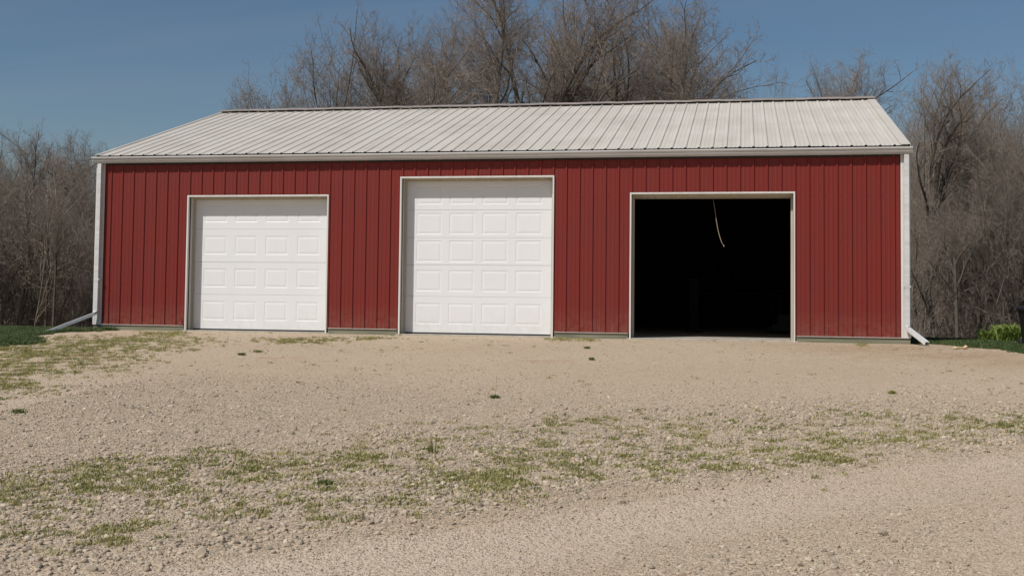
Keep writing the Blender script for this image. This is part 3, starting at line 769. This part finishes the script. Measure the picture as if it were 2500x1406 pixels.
# ------------------------------------------------------------------ instancing of uncountable stuff
SRC = bpy.data.collections.new('sources')
def make_src(prefix, meshes, mat):
    c = bpy.data.collections.new(prefix + '_kinds')
    for i, me in enumerate(meshes):
        if not me.materials: me.materials.append(mat)
        o = bpy.data.objects.new('%s.%03d' % (prefix, i), me); c.objects.link(o)
    return c
def scatter(name, coll, P, R, Sc, Idx, kind='stuff', parent=None):
    me = bpy.data.meshes.new(name); me.vertices.add(len(P)); me.vertices.foreach_set('co', np.asarray(P, np.float32).ravel())
    for nm, ty, arr, fld in (('rot', 'FLOAT_VECTOR', R, 'vector'), ('scl', 'FLOAT_VECTOR', Sc, 'vector'), ('pick', 'INT', Idx, 'value')):
        a = me.attributes.new(nm, ty, 'POINT'); a.data.foreach_set(fld, np.asarray(arr, np.int32 if ty == 'INT' else np.float32).ravel())
    o = bpy.data.objects.new(name, me); COL.objects.link(o)
    ng = bpy.data.node_groups.new(name + '_nodes', 'GeometryNodeTree')
    ng.interface.new_socket('Geometry', in_out='INPUT', socket_type='NodeSocketGeometry')
    ng.interface.new_socket('Geometry', in_out='OUTPUT', socket_type='NodeSocketGeometry')
    N, L = ng.nodes, ng.links
    gi, go = N.new('NodeGroupInput'), N.new('NodeGroupOutput'); ip = N.new('GeometryNodeInstanceOnPoints')
    ci = N.new('GeometryNodeCollectionInfo'); ci.inputs['Collection'].default_value = coll
    ci.inputs['Separate Children'].default_value = True; ci.inputs['Reset Children'].default_value = True
    def na(nm, ty):
        t = N.new('GeometryNodeInputNamedAttribute'); t.data_type = ty; t.inputs['Name'].default_value = nm; return t.outputs['Attribute']
    L.new(gi.outputs[0], ip.inputs['Points']); L.new(ci.outputs[0], ip.inputs['Instance'])
    ip.inputs['Pick Instance'].default_value = True
    L.new(na('pick', 'INT'), ip.inputs['Instance Index'])
    e2 = N.new('FunctionNodeEulerToRotation'); L.new(na('rot', 'FLOAT_VECTOR'), e2.inputs[0]); L.new(e2.outputs[0], ip.inputs['Rotation'])
    L.new(na('scl', 'FLOAT_VECTOR'), ip.inputs['Scale']); L.new(ip.outputs[0], go.inputs[0])
    md = o.modifiers.new('scatter', 'NODES'); md.node_group = ng
    tag(o, kind=kind); return o

# gravel stones
def stone_mesh(seed):
    bm = bmesh.new(); bmesh.ops.create_icosphere(bm, subdivisions=2, radius=.5)
    r = np.random.RandomState(seed); sc = np.array([1, r.uniform(.65, .95), r.uniform(.42, .7)])
    pl = [(r.normal(size=3), r.uniform(.27, .42)) for _ in range(9)]
    for v in bm.verts:
        p = np.array(v.co)
        for nn, dd in pl:
            nn = nn / np.linalg.norm(nn); q = p @ nn
            if q > dd: p = p - nn * (q - dd)
        v.co = p * sc * 1.25
    me = bpy.data.meshes.new('stone'); bm.to_mesh(me); bm.free(); return me
STONES = make_src('stone', [stone_mesh(i) for i in range(14)], M_STONE)
rs = np.random.RandomState(11)
def frame_mask(x, y, marg=1.2):
    d = np.stack([x, y, np.zeros_like(x)], 1) - CAM
    Y = d @ f0; X = d @ r0
    return (np.abs(X) < .445 * Y + marg) & (Y > 4.6)
def sample(nn, x0, x1, y0, y1, dens):
    x = rs.uniform(x0, x1, nn); y = rs.uniform(y0, y1, nn)
    k = rs.uniform(size=nn) < dens(x, y); k &= frame_mask(x, y); return x[k], y[k]
def stones(name, nn, dens, s0, s1, box=(2, 19, -16.5, -.1), pw=1.6):
    x, y = sample(nn, *box, dens); m_ = len(x)
    s = s0 + (s1 - s0) * rs.uniform(size=m_) ** pw
    P = np.stack([x, y, terrain(x, y) + s * .10 * rs.uniform(.2, 1.6, m_)], 1)
    R = np.stack([rs.normal(0, .25, m_), rs.normal(0, .25, m_), rs.uniform(0, 6.28, m_)], 1)
    Sc = np.repeat(s[:, None], 3, 1)
    o = scatter(name, STONES, P, R, Sc, rs.randint(0, 14, m_)); return m_
nogr = lambda x, y: 1 - .96 * lawn_w(x, y)
fadeout = lambda y: sstep(-5.0, -9, y)
clump = lambda x, y: np.clip(.75 + 1.1 * wav(x, y, 3.3) + .9 * wav(y, x, 8.1), .15, 1)
c1n = stones('coarse_gravel', 150000, lambda x, y: coarse_w(x, y) ** 1.3 * clump(x, y) * (1 - .8 * lane_w(x, y)), .015, .044, (3, 18, -16.5, -6.0), 2.8)
c2n = stones('medium_gravel', 330000, lambda x, y: (.16 + .5 * coarse_w(x, y)) * (1 - .75 * lane_w(x, y)) * nogr(x, y) * (.3 + .7 * fadeout(y)) * clump(x, y), .010, .026, pw=2.0)
c3n = stones('fine_gravel', 420000, lambda x, y: .85 * sstep(-6, -10, y), .006, .013, (5, 17, -16.5, -7))
print('stones', c1n, c2n, c3n)
# single large stones one can pick out
BIG = [(225, 1394, 26, 'pale rounded stone at the lower left edge of the gravel', 12), (488, 1352, 30, 'upright tan stone standing among the gravel at lower left', 4),
       (540, 1325, 26, 'flat grey stone in the coarse gravel left of centre', 7), (875, 1222, 24, 'light grey stone beside weeds left of centre', 2),
       (95, 1385, 24, 'dark shadowed flat stone in the lower left corner', 9), (625, 1340, 20, 'small grey stone right of the upright tan stone', 3),
       (2160, 1308, 24, 'pale stone lying in the smooth gravel lane at lower right', 5), (1517, 1228, 20, 'angular tan stone above the pale wheel track', 6),
       (1090, 1210, 18, 'whitish stone in the weeds at the middle of the drive', 1)]
for (u, v, wpx, lab, sd_) in BIG:
    h_ = hit(u, v); t_d = float((h_ - CAM) @ FWD); s = wpx / FPX * t_d
    me = STONES.objects[sd_].data
    o = bpy.data.objects.new('stone', me); COL.objects.link(o); o.location = (h_[0], h_[1], terrain(h_[0], h_[1]) + s * .16); o.scale = (s, s, s * 1.15)
    o.rotation_euler = (.1, .15, sd_ * 1.3); tag(o, lab, 'stone', 'larger stones in the gravel')

# weeds
def tuft_mesh(seed, nb, h, spread, w, flat):
    r = np.random.RandomState(seed); V = []; F = []
    for i in range(nb):
        a = r.uniform(0, 6.28); L = h * r.uniform(.5, 1.2); lean = r.uniform(.2, 1) * flat
        b0 = np.array([r.normal(0, spread), r.normal(0, spread), 0]); d = np.array([math.cos(a), math.sin(a), 0]); s = np.array([-d[1], d[0], 0])
        p1 = b0 + d * L * lean * .45 + np.array([0, 0, L * .6]); p2 = b0 + d * L * lean + np.array([0, 0, L * (1 - .55 * lean)])
        n = len(V); ww = w * r.uniform(.7, 1.3)
        V += [b0 - s * ww * .3, b0 + s * ww * .3, p1 + s * ww * .5, p1 - s * ww * .5, p2]
        F += [(n, n+1, n+2), (n, n+2, n+3), (n+3, n+2, n+4)]
    return mesh_np('tuft', np.array(V), np.array(F))
TUFTS = make_src('tuft', [tuft_mesh(i, 24, .024, .026, .007, 1.0) for i in range(5)] + [tuft_mesh(20 + i, 18, .036, .016, .005, .8) for i in range(3)], M_WEED)
wpat = lambda x, y: np.clip(.36 + .9 * wav(x, y, 5.0) + 1.9 * wav(y, x, 13) + 2.4 * wav(x, y, 37), 0, 1)
x, y = sample(700000, -3.5, 17.5, -16, -.2, lambda x, y: np.clip(blobs_eval(WB, x, y) - .06, 0, 1) ** 1.1 * wpat(x, y) * .62 + .24 * np.clip(wpat(x, y) - .45, 0, 1) * sstep(.2, .9, lane_s(x, y)) * sstep(3.8, 1.8, lane_s(x, y)) * sstep(-8.3, -9.8, y) + .004 * np.clip(wpat(x * .7, y * .7) - .6, 0, 1))
m_ = len(x); s = rs.uniform(.5, 1.25, m_)
scatter('weeds', TUFTS, np.stack([x, y, terrain(x, y) - .002], 1), np.stack([rs.normal(0, .1, m_), rs.normal(0, .1, m_), rs.uniform(0, 6.28, m_)], 1), np.repeat(s[:, None], 3, 1), rs.randint(0, 8, m_))
print('weeds', m_)
CL = [(630, 860, 13, 'dark green weed clump on bare gravel below the left white door'), (590, 867, 9, 'small weed clump left of the dark green one below the left door'),
      (45, 1008, 17, 'lone dark green weed at the far left of the gravel'), (1208, 972, 14, 'flat dark weed alone in the middle of the gravel'),
      (1433, 851, 10, 'little weed in the gravel between the middle door and the open bay'), (1445, 879, 8, 'tiny weed just right of the red paint mark below the middle door'),
      (1055, 1108, 16, 'tall thin stemmed weed in the stony middle of the drive'), (2178, 962, 8, 'small brown tuft on the smooth gravel at right'),
      (793, 1185, 22, 'darkest bushy weed in the stony strip left of centre')]
for i, (u, v, wpx, lab) in enumerate(CL):
    h_ = hit(u, v); sz = wpx / FPX * float((h_ - CAM) @ FWD)
    me = tuft_mesh(100 + i, 130 if i != 6 else 16, .045 if i != 6 else .11, sz * .42, .009, 1.0 if i != 6 else .35)
    o = link('weed_clump', me, M_CLUMP if i not in (6, 7) else M_WEED); o.location = (h_[0], h_[1], terrain(h_[0], h_[1])); tag(o, lab, 'weed', 'lone weed clumps on the gravel')
# lawn
def blade_mesh(seed, nb, h, R_):
    r = np.random.RandomState(seed); V = []; F = []
    for i in range(nb):
        a = r.uniform(0, 6.28); L = h * r.uniform(.5, 1.1); b0 = np.array([r.uniform(-R_, R_), r.uniform(-R_, R_), 0]); d = np.array([math.cos(a), math.sin(a), 0]); s = np.array([-d[1], d[0], 0]) * .0028
        p1 = b0 + d * L * .15 + np.array([0, 0, L * .6]); p2 = b0 + d * L * r.uniform(.3, .7) + np.array([0, 0, L * .92]); n = len(V)
        V += [b0 - s, b0 + s, p1 + s, p1 - s, p2]; F += [(n, n+1, n+2), (n, n+2, n+3), (n+3, n+2, n+4)]
    return mesh_np('blades', np.array(V), np.array(F))
LAWN = make_src('grass', [blade_mesh(i, 60, .065, .07) for i in range(5)], M_LAWN)
nn = 200000
x = rs.uniform(-12, 27, nn); y = rs.uniform(-4.5, 4.5, nn)
k = (rs.uniform(size=nn) < lawn_w(x, y) ** 1.5 * .9) & frame_mask(x, y, 2.5) & ~((x > XL - .02) & (x < XR + .02) & (y > -.05))
x, y = x[k], y[k]; m_ = len(x); s = rs.uniform(.6, 1.25, m_)
scatter('lawn_grass', LAWN, np.stack([x, y, terrain(x, y) - .003], 1), np.stack([np.zeros(m_), np.zeros(m_), rs.uniform(0, 6.28, m_)], 1), np.repeat(s[:, None], 3, 1), rs.randint(0, 5, m_))
print('lawn', m_)
# bright leafy plants behind the right lawn
def lily(seed):
    r = np.random.RandomState(seed); V = []; F = []
    for i in range(90):
        a = r.uniform(0, 6.28); L = r.uniform(.16, .34); b0 = np.array([r.normal(0, .09), r.normal(0, .09), 0]); d = np.array([math.cos(a), math.sin(a), 0]); s = np.array([-d[1], d[0], 0]) * .011
        n = len(V); pts = [(0, 0, .8), (.16, .5, 1.1), (.42, .85, .9), (.75, .95, .5)]
        for (o_, z_, w_) in pts: p = b0 + d * L * o_ + np.array([0, 0, L * z_]); V += [p - s * w_, p + s * w_]
        V.append(b0 + d * L * 1.0 + np.array([0, 0, L * .82]))
        F += [(n, n+1, n+3), (n, n+3, n+2), (n+2, n+3, n+5), (n+2, n+5, n+4), (n+4, n+5, n+7), (n+4, n+7, n+6), (n+6, n+7, n+8)]
    return mesh_np('lily', np.array(V), np.array(F))
LM = [lily(i) for i in range(3)]
LL = [(2412, 832, 20.6), (2428, 832, 21.6), (2444, 832, 20.9), (2462, 833, 21.4), (2478, 833, 20.5), (2496, 833, 21.3), (2514, 834, 20.7), (2535, 834, 21.5), (2450, 832, 22.2), (2486, 833, 22.4), (2470, 833, 20.2), (2505, 833, 19.9)]
for i, (u, v, t) in enumerate(LL):
    q = at(u, v, t); me = LM[i % 3]
    o = link('leafy_plant', me, M_LILY); o.location = (q[0], q[1], terrain(q[0], q[1])); o.rotation_euler = (0, 0, i * 1.7); sc = .75 + .1 * (i % 4) + (.1 if i > 3 else 0); o.scale = (sc * 1.1, sc * 1.1, sc)
    tag(o, 'bright yellow green leafy plant in the bed beside the right lawn', 'plant', 'bright green plants beside the right lawn')
# red paint marks
M_PAINT, n_, l_, b_ = newmat('red_paint', (.55, .13, .11), .8)
for (ua, ub, v, lab) in ((628, 742, 874, 'faint red paint line on the gravel below the left door'), (1262, 1392, 881, 'faint red paint line on the gravel below the middle door'), (185, 232, 869, 'short faint red paint line on the gravel at far left')):
    A, B = hit(ua, v), hit(ub, v); mb = MB(); n = 60; r = random.Random(int(ua))
    for i in range(n):
        t0, t1 = i / n, (i + 1.02) / n; jj = .015 * math.sin(i * .7); wdt = r.uniform(.004, .02)
        q = [(A + (B - A) * t)[:2] for t in (t0, t1)]
        V = [(q[0][0], q[0][1] + jj - wdt), (q[1][0], q[1][1] + jj - wdt * .7), (q[1][0], q[1][1] + jj + wdt), (q[0][0], q[0][1] + jj + wdt)]
        V = [(a_, b__, float(terrain(a_, b__)) + .007) for a_, b__ in V]; mb.add(V, [(0, 1, 2, 3)])
    o = link('paint_mark', mb.mesh('paint_mark'), M_PAINT); tag(o, lab, 'paint mark')
# overhead wire, upper left
A, B = at(-260, 40, 34), at(160, 452, 50); A = A - (B - A) * 1.6 * np.array([1, 1, .75])
wp_ = []
for i in range(41):
    t = i / 40; q = A + (B - A) * t; q[2] -= 1.2 * 4 * t * (1 - t) * .25; wp_.append(q)
mb = MB(); mb.tube(wp_, .011, 5); wi = link('overhead_wire', mb.mesh('overhead_wire'), M_RUB)
tag(wi, 'thin dark overhead wire slanting down at the upper left', 'wire')

# ------------------------------------------------------------------ bare trees
def nrmz(a): return a / np.maximum(np.linalg.norm(a, axis=-1, keepdims=True), 1e-9)
def grow(r, P0, D0, L, R, n, wob, up, tip):
    m = len(P0); pts = np.zeros((m, n + 1, 3)); pts[:, 0] = P0; d = nrmz(D0.copy()); step = (L / n)[:, None]
    curl = r.normal(size=(m, 3))
    for i in range(n):
        curl = curl * .55 + r.normal(size=(m, 3)) * .8
        d = nrmz(d + curl * wob + np.array([0, 0, up])); pts[:, i + 1] = pts[:, i] + d * step
    t = np.linspace(0, 1, n + 1)[None, :]
    return pts, R[:, None] * (1 - (1 - tip) * t ** .9)
def kids(r, pts, rad_, L, cnt, tmin, tmax, ang, asd, ratio, rr, short=.55, lift=0.0):
    m, n1, _ = pts.shape; n = n1 - 1
    cn = np.broadcast_to(cnt, (m,)); idx = np.repeat(np.arange(m), cn); q = np.concatenate([np.arange(k_) for k_ in cn])
    t = tmin + (tmax - tmin) * (q + r.uniform(.1, .9, len(q))) / cn[idx]
    f = t * n; i0 = np.minimum(f.astype(int), n - 1); fr = (f - i0)[:, None]
    P = pts[idx, i0] * (1 - fr) + pts[idx, i0 + 1] * fr; T = nrmz(pts[idx, i0 + 1] - pts[idx, i0])
    rp = rad_[idx, i0] * (1 - fr[:, 0]) + rad_[idx, i0 + 1] * fr[:, 0]
    az = q * 2.4 + r.uniform(0, 6.28, m)[idx] + r.normal(0, .5, len(q))
    ref = np.where(np.abs(T[:, 2:3]) > .9, np.array([[1., 0, 0]]), np.array([[0, 0, 1.]]))
    A = nrmz(np.cross(T, ref)); B = np.cross(T, A); an = r.normal(ang, asd, len(q))
    D = T * np.cos(an)[:, None] + (A * np.cos(az)[:, None] + B * np.sin(az)[:, None]) * np.sin(an)[:, None]; D[:, 2] += lift
    LL_ = L[idx] * ratio * (1 - short * t) * r.uniform(.6, 1.35, len(q))
    return P, nrmz(D), LL_, rp * rr
def tubes(groups):
    V = []; F = []; off = 0
    for pts, rad_, k in groups:
        m, n1, _ = pts.shape
        T = np.zeros_like(pts); T[:, 1:-1] = pts[:, 2:] - pts[:, :-2]; T[:, 0] = pts[:, 1] - pts[:, 0]; T[:, -1] = pts[:, -1] - pts[:, -2]; T = nrmz(T)
        g = nrmz(pts[:, -1] - pts[:, 0]); ref = np.where(np.abs(g[:, 2:3]) > .85, np.array([[1., 0, 0]]), np.array([[0, 0, 1.]]))
        A = nrmz(np.cross(T, ref[:, None, :])); B = np.cross(T, A)
        w = np.arange(k) * 2 * math.pi / k
        v = pts[:, :, None, :] + rad_[:, :, None, None] * (A[:, :, None, :] * np.cos(w)[None, None, :, None] + B[:, :, None, :] * np.sin(w)[None, None, :, None])
        V.append(v.reshape(-1, 3))
        b = (np.arange(m)[:, None, None] * n1 + np.arange(n1 - 1)[None, :, None]) * k + off
        j = np.arange(k)[None, None, :]; j2 = (j + 1) % k
        F.append(np.stack([b + j, b + j2, b + k + j2, b + k + j], -1).reshape(-1, 4)); off += m * n1 * k
    return np.concatenate(V), np.concatenate(F)
def env(P, D, c, a, b):
    """distance from P along D to the crown's outline, an ellipsoid centred at height c"""
    p = (P - np.array([0, 0, c])) / np.array([a, a, b]); d = D / np.array([a, a, b])
    A = (d * d).sum(1); B = (p * d).sum(1); C_ = (p * p).sum(1) - 1
    return np.maximum((-B + np.sqrt(np.maximum(B * B - A * C_, 0))) / A, 0)
def counts(L, per): return np.maximum(2, np.round(per * L / L.mean())).astype(int)
def make_tree(seed, H, kind='vase', stems=0):
    """returns (trunk mesh, crown mesh); H is the total height in metres"""
    r = np.random.RandomState(seed)
    tk, nl, la, c, a, b, up1 = {'high': (.66, 5, .44, .79, .150, .225, .03), 'vase': (.52, 5, .36, .68, .20, .32, .035), 'tall': (.74, 5, .40, .66, .14, .34, .045),
                           'wide': (.50, 6, .50, .69, .25, .31, .025), 'stems': (.20, 7, .26, .60, .18, .40, .03)}[kind]
    c, a, b = c * H, a * H, b * H; c += r.uniform(-.02, .02) * H; a *= r.uniform(.9, 1.1)
    R0 = H * (.0108 if kind != 'stems' else .009)
    D0 = np.array([[r.normal(0, .03), r.normal(0, .03), 1.0]])
    p0, q0 = grow(r, np.zeros((1, 3)) - np.array([[0, 0, .3]]), D0, np.array([H * tk + .3]), np.array([R0]), 10, .035, .05, .66)
    P, D, L, R = kids(r, p0, q0, np.array([H]), nl, .62 if kind != 'stems' else .1, 1.0, la, .10, 1, .66, .0)
    reach = lambda P, D, lo, hi: np.maximum(env(P, D, c, a, b), .12 * H) * r.uniform(lo, hi, len(P))
    L = reach(P, D, .86, 1.0); R = np.minimum(R, R0 * .60)
    p1, q1 = grow(r, P, D, L, R, 12, .09, up1, .16)
    P, D, Lb, R = kids(r, p1, q1, L, counts(L, 4), .15, .75, .45, .12, 1, .56, .0, .03)   # secondary limbs fan out to the crown's edge
    Lb = reach(P, D, .72, 1.0)
    pb, qb = grow(r, P, D, Lb, np.maximum(R, .015), 10, .12, .035, .2)
    sets = []
    for (p, q, LL_, per) in ((p1, q1, L, 8), (pb, qb, Lb, 5)):
        P, D, L2, R = kids(r, p, q, LL_, counts(LL_, per), .22, 1.0, .66, .2, .42, .55, .45, .16)
        e = np.maximum(env(P, D, c, a, b), .05 * H); sets.append((P, D, np.clip(L2, .5, np.maximum(.6, e * 1.0)), R))
    P, D, L2, R = [np.concatenate([x[i] for x in sets]) for i in range(4)]
    p2, q2 = grow(r, P, D, L2, np.clip(R * .85, .009, .035), 7, .15, .045, .25)
    P, D, L3, R = kids(r, p2, q2, L2, counts(L2, 5), .12, 1.0, .78, .25, .55, .60, .40, .10)
    L3 = np.clip(L3, .3, 1.3); p3, q3 = grow(r, P, D, L3, np.clip(R, .0065, .020), 5, .15, .06, .4)
    P, D, L4, R = kids(r, p3, q3, L3, counts(L3, 3.4), .12, 1.0, .72, .3, .60, .65, .35, .08)
    L4 = np.clip(L4, .18, .8); p4, q4 = grow(r, P, D, L4, np.clip(R, .0042, .011), 3, .17, .05, .5)
    P, D, L5, R = kids(r, p4, q4, L4, 3, .15, 1.0, .72, .3, .58, .8, .3, .06)
    p5, q5 = grow(r, P, D, np.clip(L5, .10, .34), np.clip(R, .0030, .006), 1, .16, .04, .5)
    tv, tf = tubes([(p0, q0, 10), (p1, q1, 7), (pb, qb, 6)])
    cv, cf = tubes([(p2, q2, 4), (p3, q3, 3), (p4, q4, 3), (p5, q5, 3)])
    return mesh_np('trunk', tv, tf, True), mesh_np('crown', cv, cf, True)
def top_of(me):
    a = np.zeros(len(me.vertices) * 3, np.float32); me.vertices.foreach_get('co', a); a = a.reshape(-1, 3)
    return float(np.percentile(a[:, 2], 99.2)), a[:, 0].mean()
KINDS = [('high', 1), ('high', 5), ('tall', 14), ('wide', 16), ('high', 12), ('high', 13), ('vase', 1), ('stems', 20)]
PROTO = []
for kd, sd_ in KINDS:
    t_, c_ = make_tree(sd_, 14.0, kd)
    t_.materials.append(M_BARK); c_.materials.append(M_TWIG)
    PROTO.append((t_, c_, top_of(c_)[0]))
print('tree tris', sum(len(t.polygons) + len(c.polygons) for t, c, _ in PROTO) * 2)
def place_tree(u, depth, vtop, proto, rz, label, group=None, lean=(0, 0), wide=1.0, zoff=0.0):
    q = at(u, 560, depth); zg = float(terrain(q[0], q[1])) + zoff
    ztop = at(u, vtop, depth)[2]; t_, c_, ht = PROTO[proto]; s = max(.25, (ztop - zg) / ht)
    o = empty('bare_tree', (q[0], q[1], zg), rz); o.scale = (s * wide, s * wide, s); o.rotation_euler = (lean[0], lean[1], rz)
    tag(o, label, 'tree', group)
    link('trunk', t_, None, o); link('crown', c_, None, o); return o
HERO = [ # u, depth, top v, proto, rz, wide, lean, label
 (685, 42, 160, 3, 4.4, .8, 'low spreading bare tree furthest left above the barn roof'),
 (742, 43, 135, 6, 1.2, .95, 'bare tree above the roof, right of the low spreading one at far left'),
 (818, 44, 88, 7, 2.2, 1.0, 'pale fine twigged bare tree, tallest of those left of the main group'),
 (898, 41, 95, 2, 3.1, 1.25, 'slender bare tree in the dip of the skyline left of the tall group'),
 (972, 42, 72, 4, .3, .95, 'bare tree at the left shoulder of the tall group above the roof'),
 (1045, 46, -5, 1, 3.3, .95, 'bare tree just left of the tallest dark limbed tree'),
 (1150, 38, -85, 0, .9, 1.15, 'tall dark limbed bare tree left of the ridge middle, cut off by the photo top'),
 (1235, 47, 20, 5, 1.9, .9, 'slender bare tree just right of the tall dark limbed tree above the ridge'),
 (1325, 39, -75, 4, 2.6, 1.15, 'tall bare tree above the middle door, reaching the top of the photo'),
 (1405, 45, -15, 2, .2, .95, 'bare tree filling the gap right of the tree above the middle door'),
 (1500, 40, -25, 1, 4.1, 1.1, 'broad bare tree with crossing limbs above the left edge of the open bay'),
 (1585, 46, -5, 5, 5.0, 1.1, 'thin bare tree between the broad one and the straight stemmed one'),
 (1635, 39, 5, 2, 2.9, 1.15, 'straight stemmed bare tree near the right end of the tall group'),
 (1712, 41, 105, 3, 1.1, .72, 'spreading bare tree at the right end of the tall group above the open bay'),
 (1885, 62, 178, 7, .6, .4, 'faint pale wispy tree in the gap between the tall group and the round crowned tree'),
 (1985, 50, 150, 4, 2.0, 1.1, 'round crowned bare tree above the right end of the roof'),
 (2225, 35, 160, 4, 1.3, .95, 'forked bare tree just right of the barn corner, its limbs against the sky'),
 (2330, 41, 168, 1, 3.8, .95, 'bare tree second to the right of the barn, crown against the sky'),
 (2425, 37, 165, 0, 5.2, .85, 'bare tree near the right edge of the photo'),
 (2520, 42, 185, 3, 2.7, .8, 'bare tree at the very right edge, half outside the photo'),
 (15, 37, 315, 0, 2.1, .9, 'bare tree at the left edge of the photo with crown reaching highest there'),
 (105, 42, 328, 4, 3.0, .95, 'bare tree left of the barn, second from the left edge'),
 (188, 40, 345, 1, .5, .9, 'bare tree with forked limbs just left of the white downspout'),
]
rt = random.Random(8)
for (u, dp, vt, pr, rz, wd_, lab) in HERO: place_tree(u, dp, vt - 4, pr, rz, lab, 'bare trees round the barn', (rt.uniform(-.03, .03), rt.uniform(-.03, .03)), wd_)
rt = random.Random(5)
for (u, dp, vt, pr) in ((1085, 50, 15, 4), (2050, 56, 165, 0), (1420, 50, 0, 1), (1570, 52, 40, 2)):
    place_tree(u, dp, vt, pr, rt.uniform(0, 6.28), ('tall bare tree standing in the back row of the tall group above the ridge' if u < 1900 else 'bare tree close behind the round crowned one at the right end of the roof'), 'back row of tall trees above the ridge', (rt.uniform(-.03, .03), rt.uniform(-.03, .03)), .85)
# low trees just behind the ridge
rt = random.Random(21)
for i in range(4):
    u = 700 + i * 300 + rt.uniform(-22, 22)
    if 1770 < u < 1870: continue
    vt = 225 + rt.uniform(-30, 20) - (50 if 930 < u < 1700 else 0)
    place_tree(u, rt.uniform(44, 58), vt, rt.choice([1, 2, 4, 5, 0, 7]), rt.uniform(0, 6.28), 'low bare tree behind the roof ridge, lost among the tall ones', 'low trees behind the ridge', (rt.uniform(-.04, .04), rt.uniform(-.04, .04)), rt.uniform(1.0, 1.25))
# woods on both sides
def woods(n, u0, u1, d0, d1, topf, label, group, sd_):
    r = random.Random(sd_)
    for i in range(n):
        u = u0 + (u1 - u0) * (i + r.random()) / n; dp = r.uniform(d0, d1)
        place_tree(u, dp, topf(u) + r.uniform(-12, 60), r.choice([6, 6, 3, 7, 2, 7, 1, 6]), r.uniform(0, 6.28), label, group, (r.uniform(-.06, .06), r.uniform(-.06, .06)), r.uniform(.7, .95))
woods(22, -330, 235, 34, 64, lambda u: 345 + (20 if u > 150 else 0), 'bare tree deep in the dense brown woods left of the barn', 'trees in the woods left of the barn', 1)
woods(30, 2150, 2850, 33, 68, lambda u: 285 - (u - 2130) * .06, 'bare tree deep in the dense brown woods right of the barn', 'trees in the woods right of the barn', 2)
woods(12, 2240, 2750, 32, 38, lambda u: 400, 'slim young bare tree at the front of the woods right of the barn', 'young trees fronting the right woods', 3)
woods(8, -250, 260, 30, 38, lambda u: 450, 'slim young bare tree at the front of the woods left of the barn', 'young trees fronting the left woods', 4)
# brush: stems and twigs nobody could count
def brush_mesh(seed):
    r = np.random.RandomState(seed); m = 9
    P = np.stack([r.normal(0, .25, m), r.normal(0, .25, m), np.full(m, -.1)], 1); D = np.stack([r.normal(0, .2, m), r.normal(0, .2, m), np.ones(m)], 1)
    L = r.uniform(2.2, 4.2, m); p1, q1 = grow(r, P, D, L, r.uniform(.012, .03, m), 8, .07, .05, .3)
    P, D, L2, R = kids(r, p1, q1, L, 10, .15, 1, .6, .2, .34, .6, .4, .1); p2, q2 = grow(r, P, D, L2, np.maximum(R, .007), 5, .12, .05, .4)
    P, D, L3, R = kids(r, p2, q2, L2, 6, .15, 1, .75, .3, .5, .7, .4, .05); p3, q3 = grow(r, P, D, L3, np.maximum(R, .0055), 3, .14, .03, .5)
    P, D, L4, R = kids(r, p3, q3, L3, 4, .2, 1, .7, .3, .6, .8, .3, .05); p4, q4 = grow(r, P, D, np.maximum(L4, .12), np.maximum(R * .8, .0036), 2, .2, .02, .6)
    v, f = tubes([(p1, q1, 4), (p2, q2, 3), (p3, q3, 3), (p4, q4, 3)]); return mesh_np('brush', v, f, True)
BR = make_src('brush', [brush_mesh(i) for i in range(5)], M_TWIG)
def brush_pts(n, u0, u1, d0, d1):
    P = []
    for i in range(n):
        q = at(rs.uniform(u0, u1), 560, d0 + (d1 - d0) * rs.uniform() ** .8); P.append((q[0], q[1], float(terrain(q[0], q[1])) - .05))
    return P
for nm, P in (('left_woods_brush', brush_pts(230, -420, 250, 31, 75)), ('right_woods_brush', brush_pts(340, 2140, 2950, 34, 78)), ('rear_woods_brush', brush_pts(60, 330, 2080, 52, 75))):
    m_ = len(P); s = rs.uniform(.7, 1.5, m_) * (1 + .5 * (np.array(P)[:, 1] > 25))
    scatter('woodland_brush', BR, P, np.stack([rs.normal(0, .1, m_), rs.normal(0, .1, m_), rs.uniform(0, 6.28, m_)], 1), np.repeat(s[:, None], 3, 1), rs.randint(0, 5, m_))
# the far wooded hillside: whole trees as one mass
FAR = bpy.data.collections.new('far_kinds')
for i, pi in enumerate((6, 3, 6, 7)):
    FAR.objects.link(bpy.data.objects.new('far_crown.%03d' % i, PROTO[pi][1]))
nF = 620; xF = rs.uniform(-130, 120, nF); yF = rs.uniform(48, 105, nF); sF = rs.uniform(.55, .85, nF)
scatter('far_woods', FAR, np.stack([xF, yF, terrain(xF, yF) - 1.5], 1), np.stack([np.zeros(nF), np.zeros(nF), rs.uniform(0, 6.28, nF)], 1), np.repeat(sF[:, None], 3, 1), rs.randint(0, 4, nF))
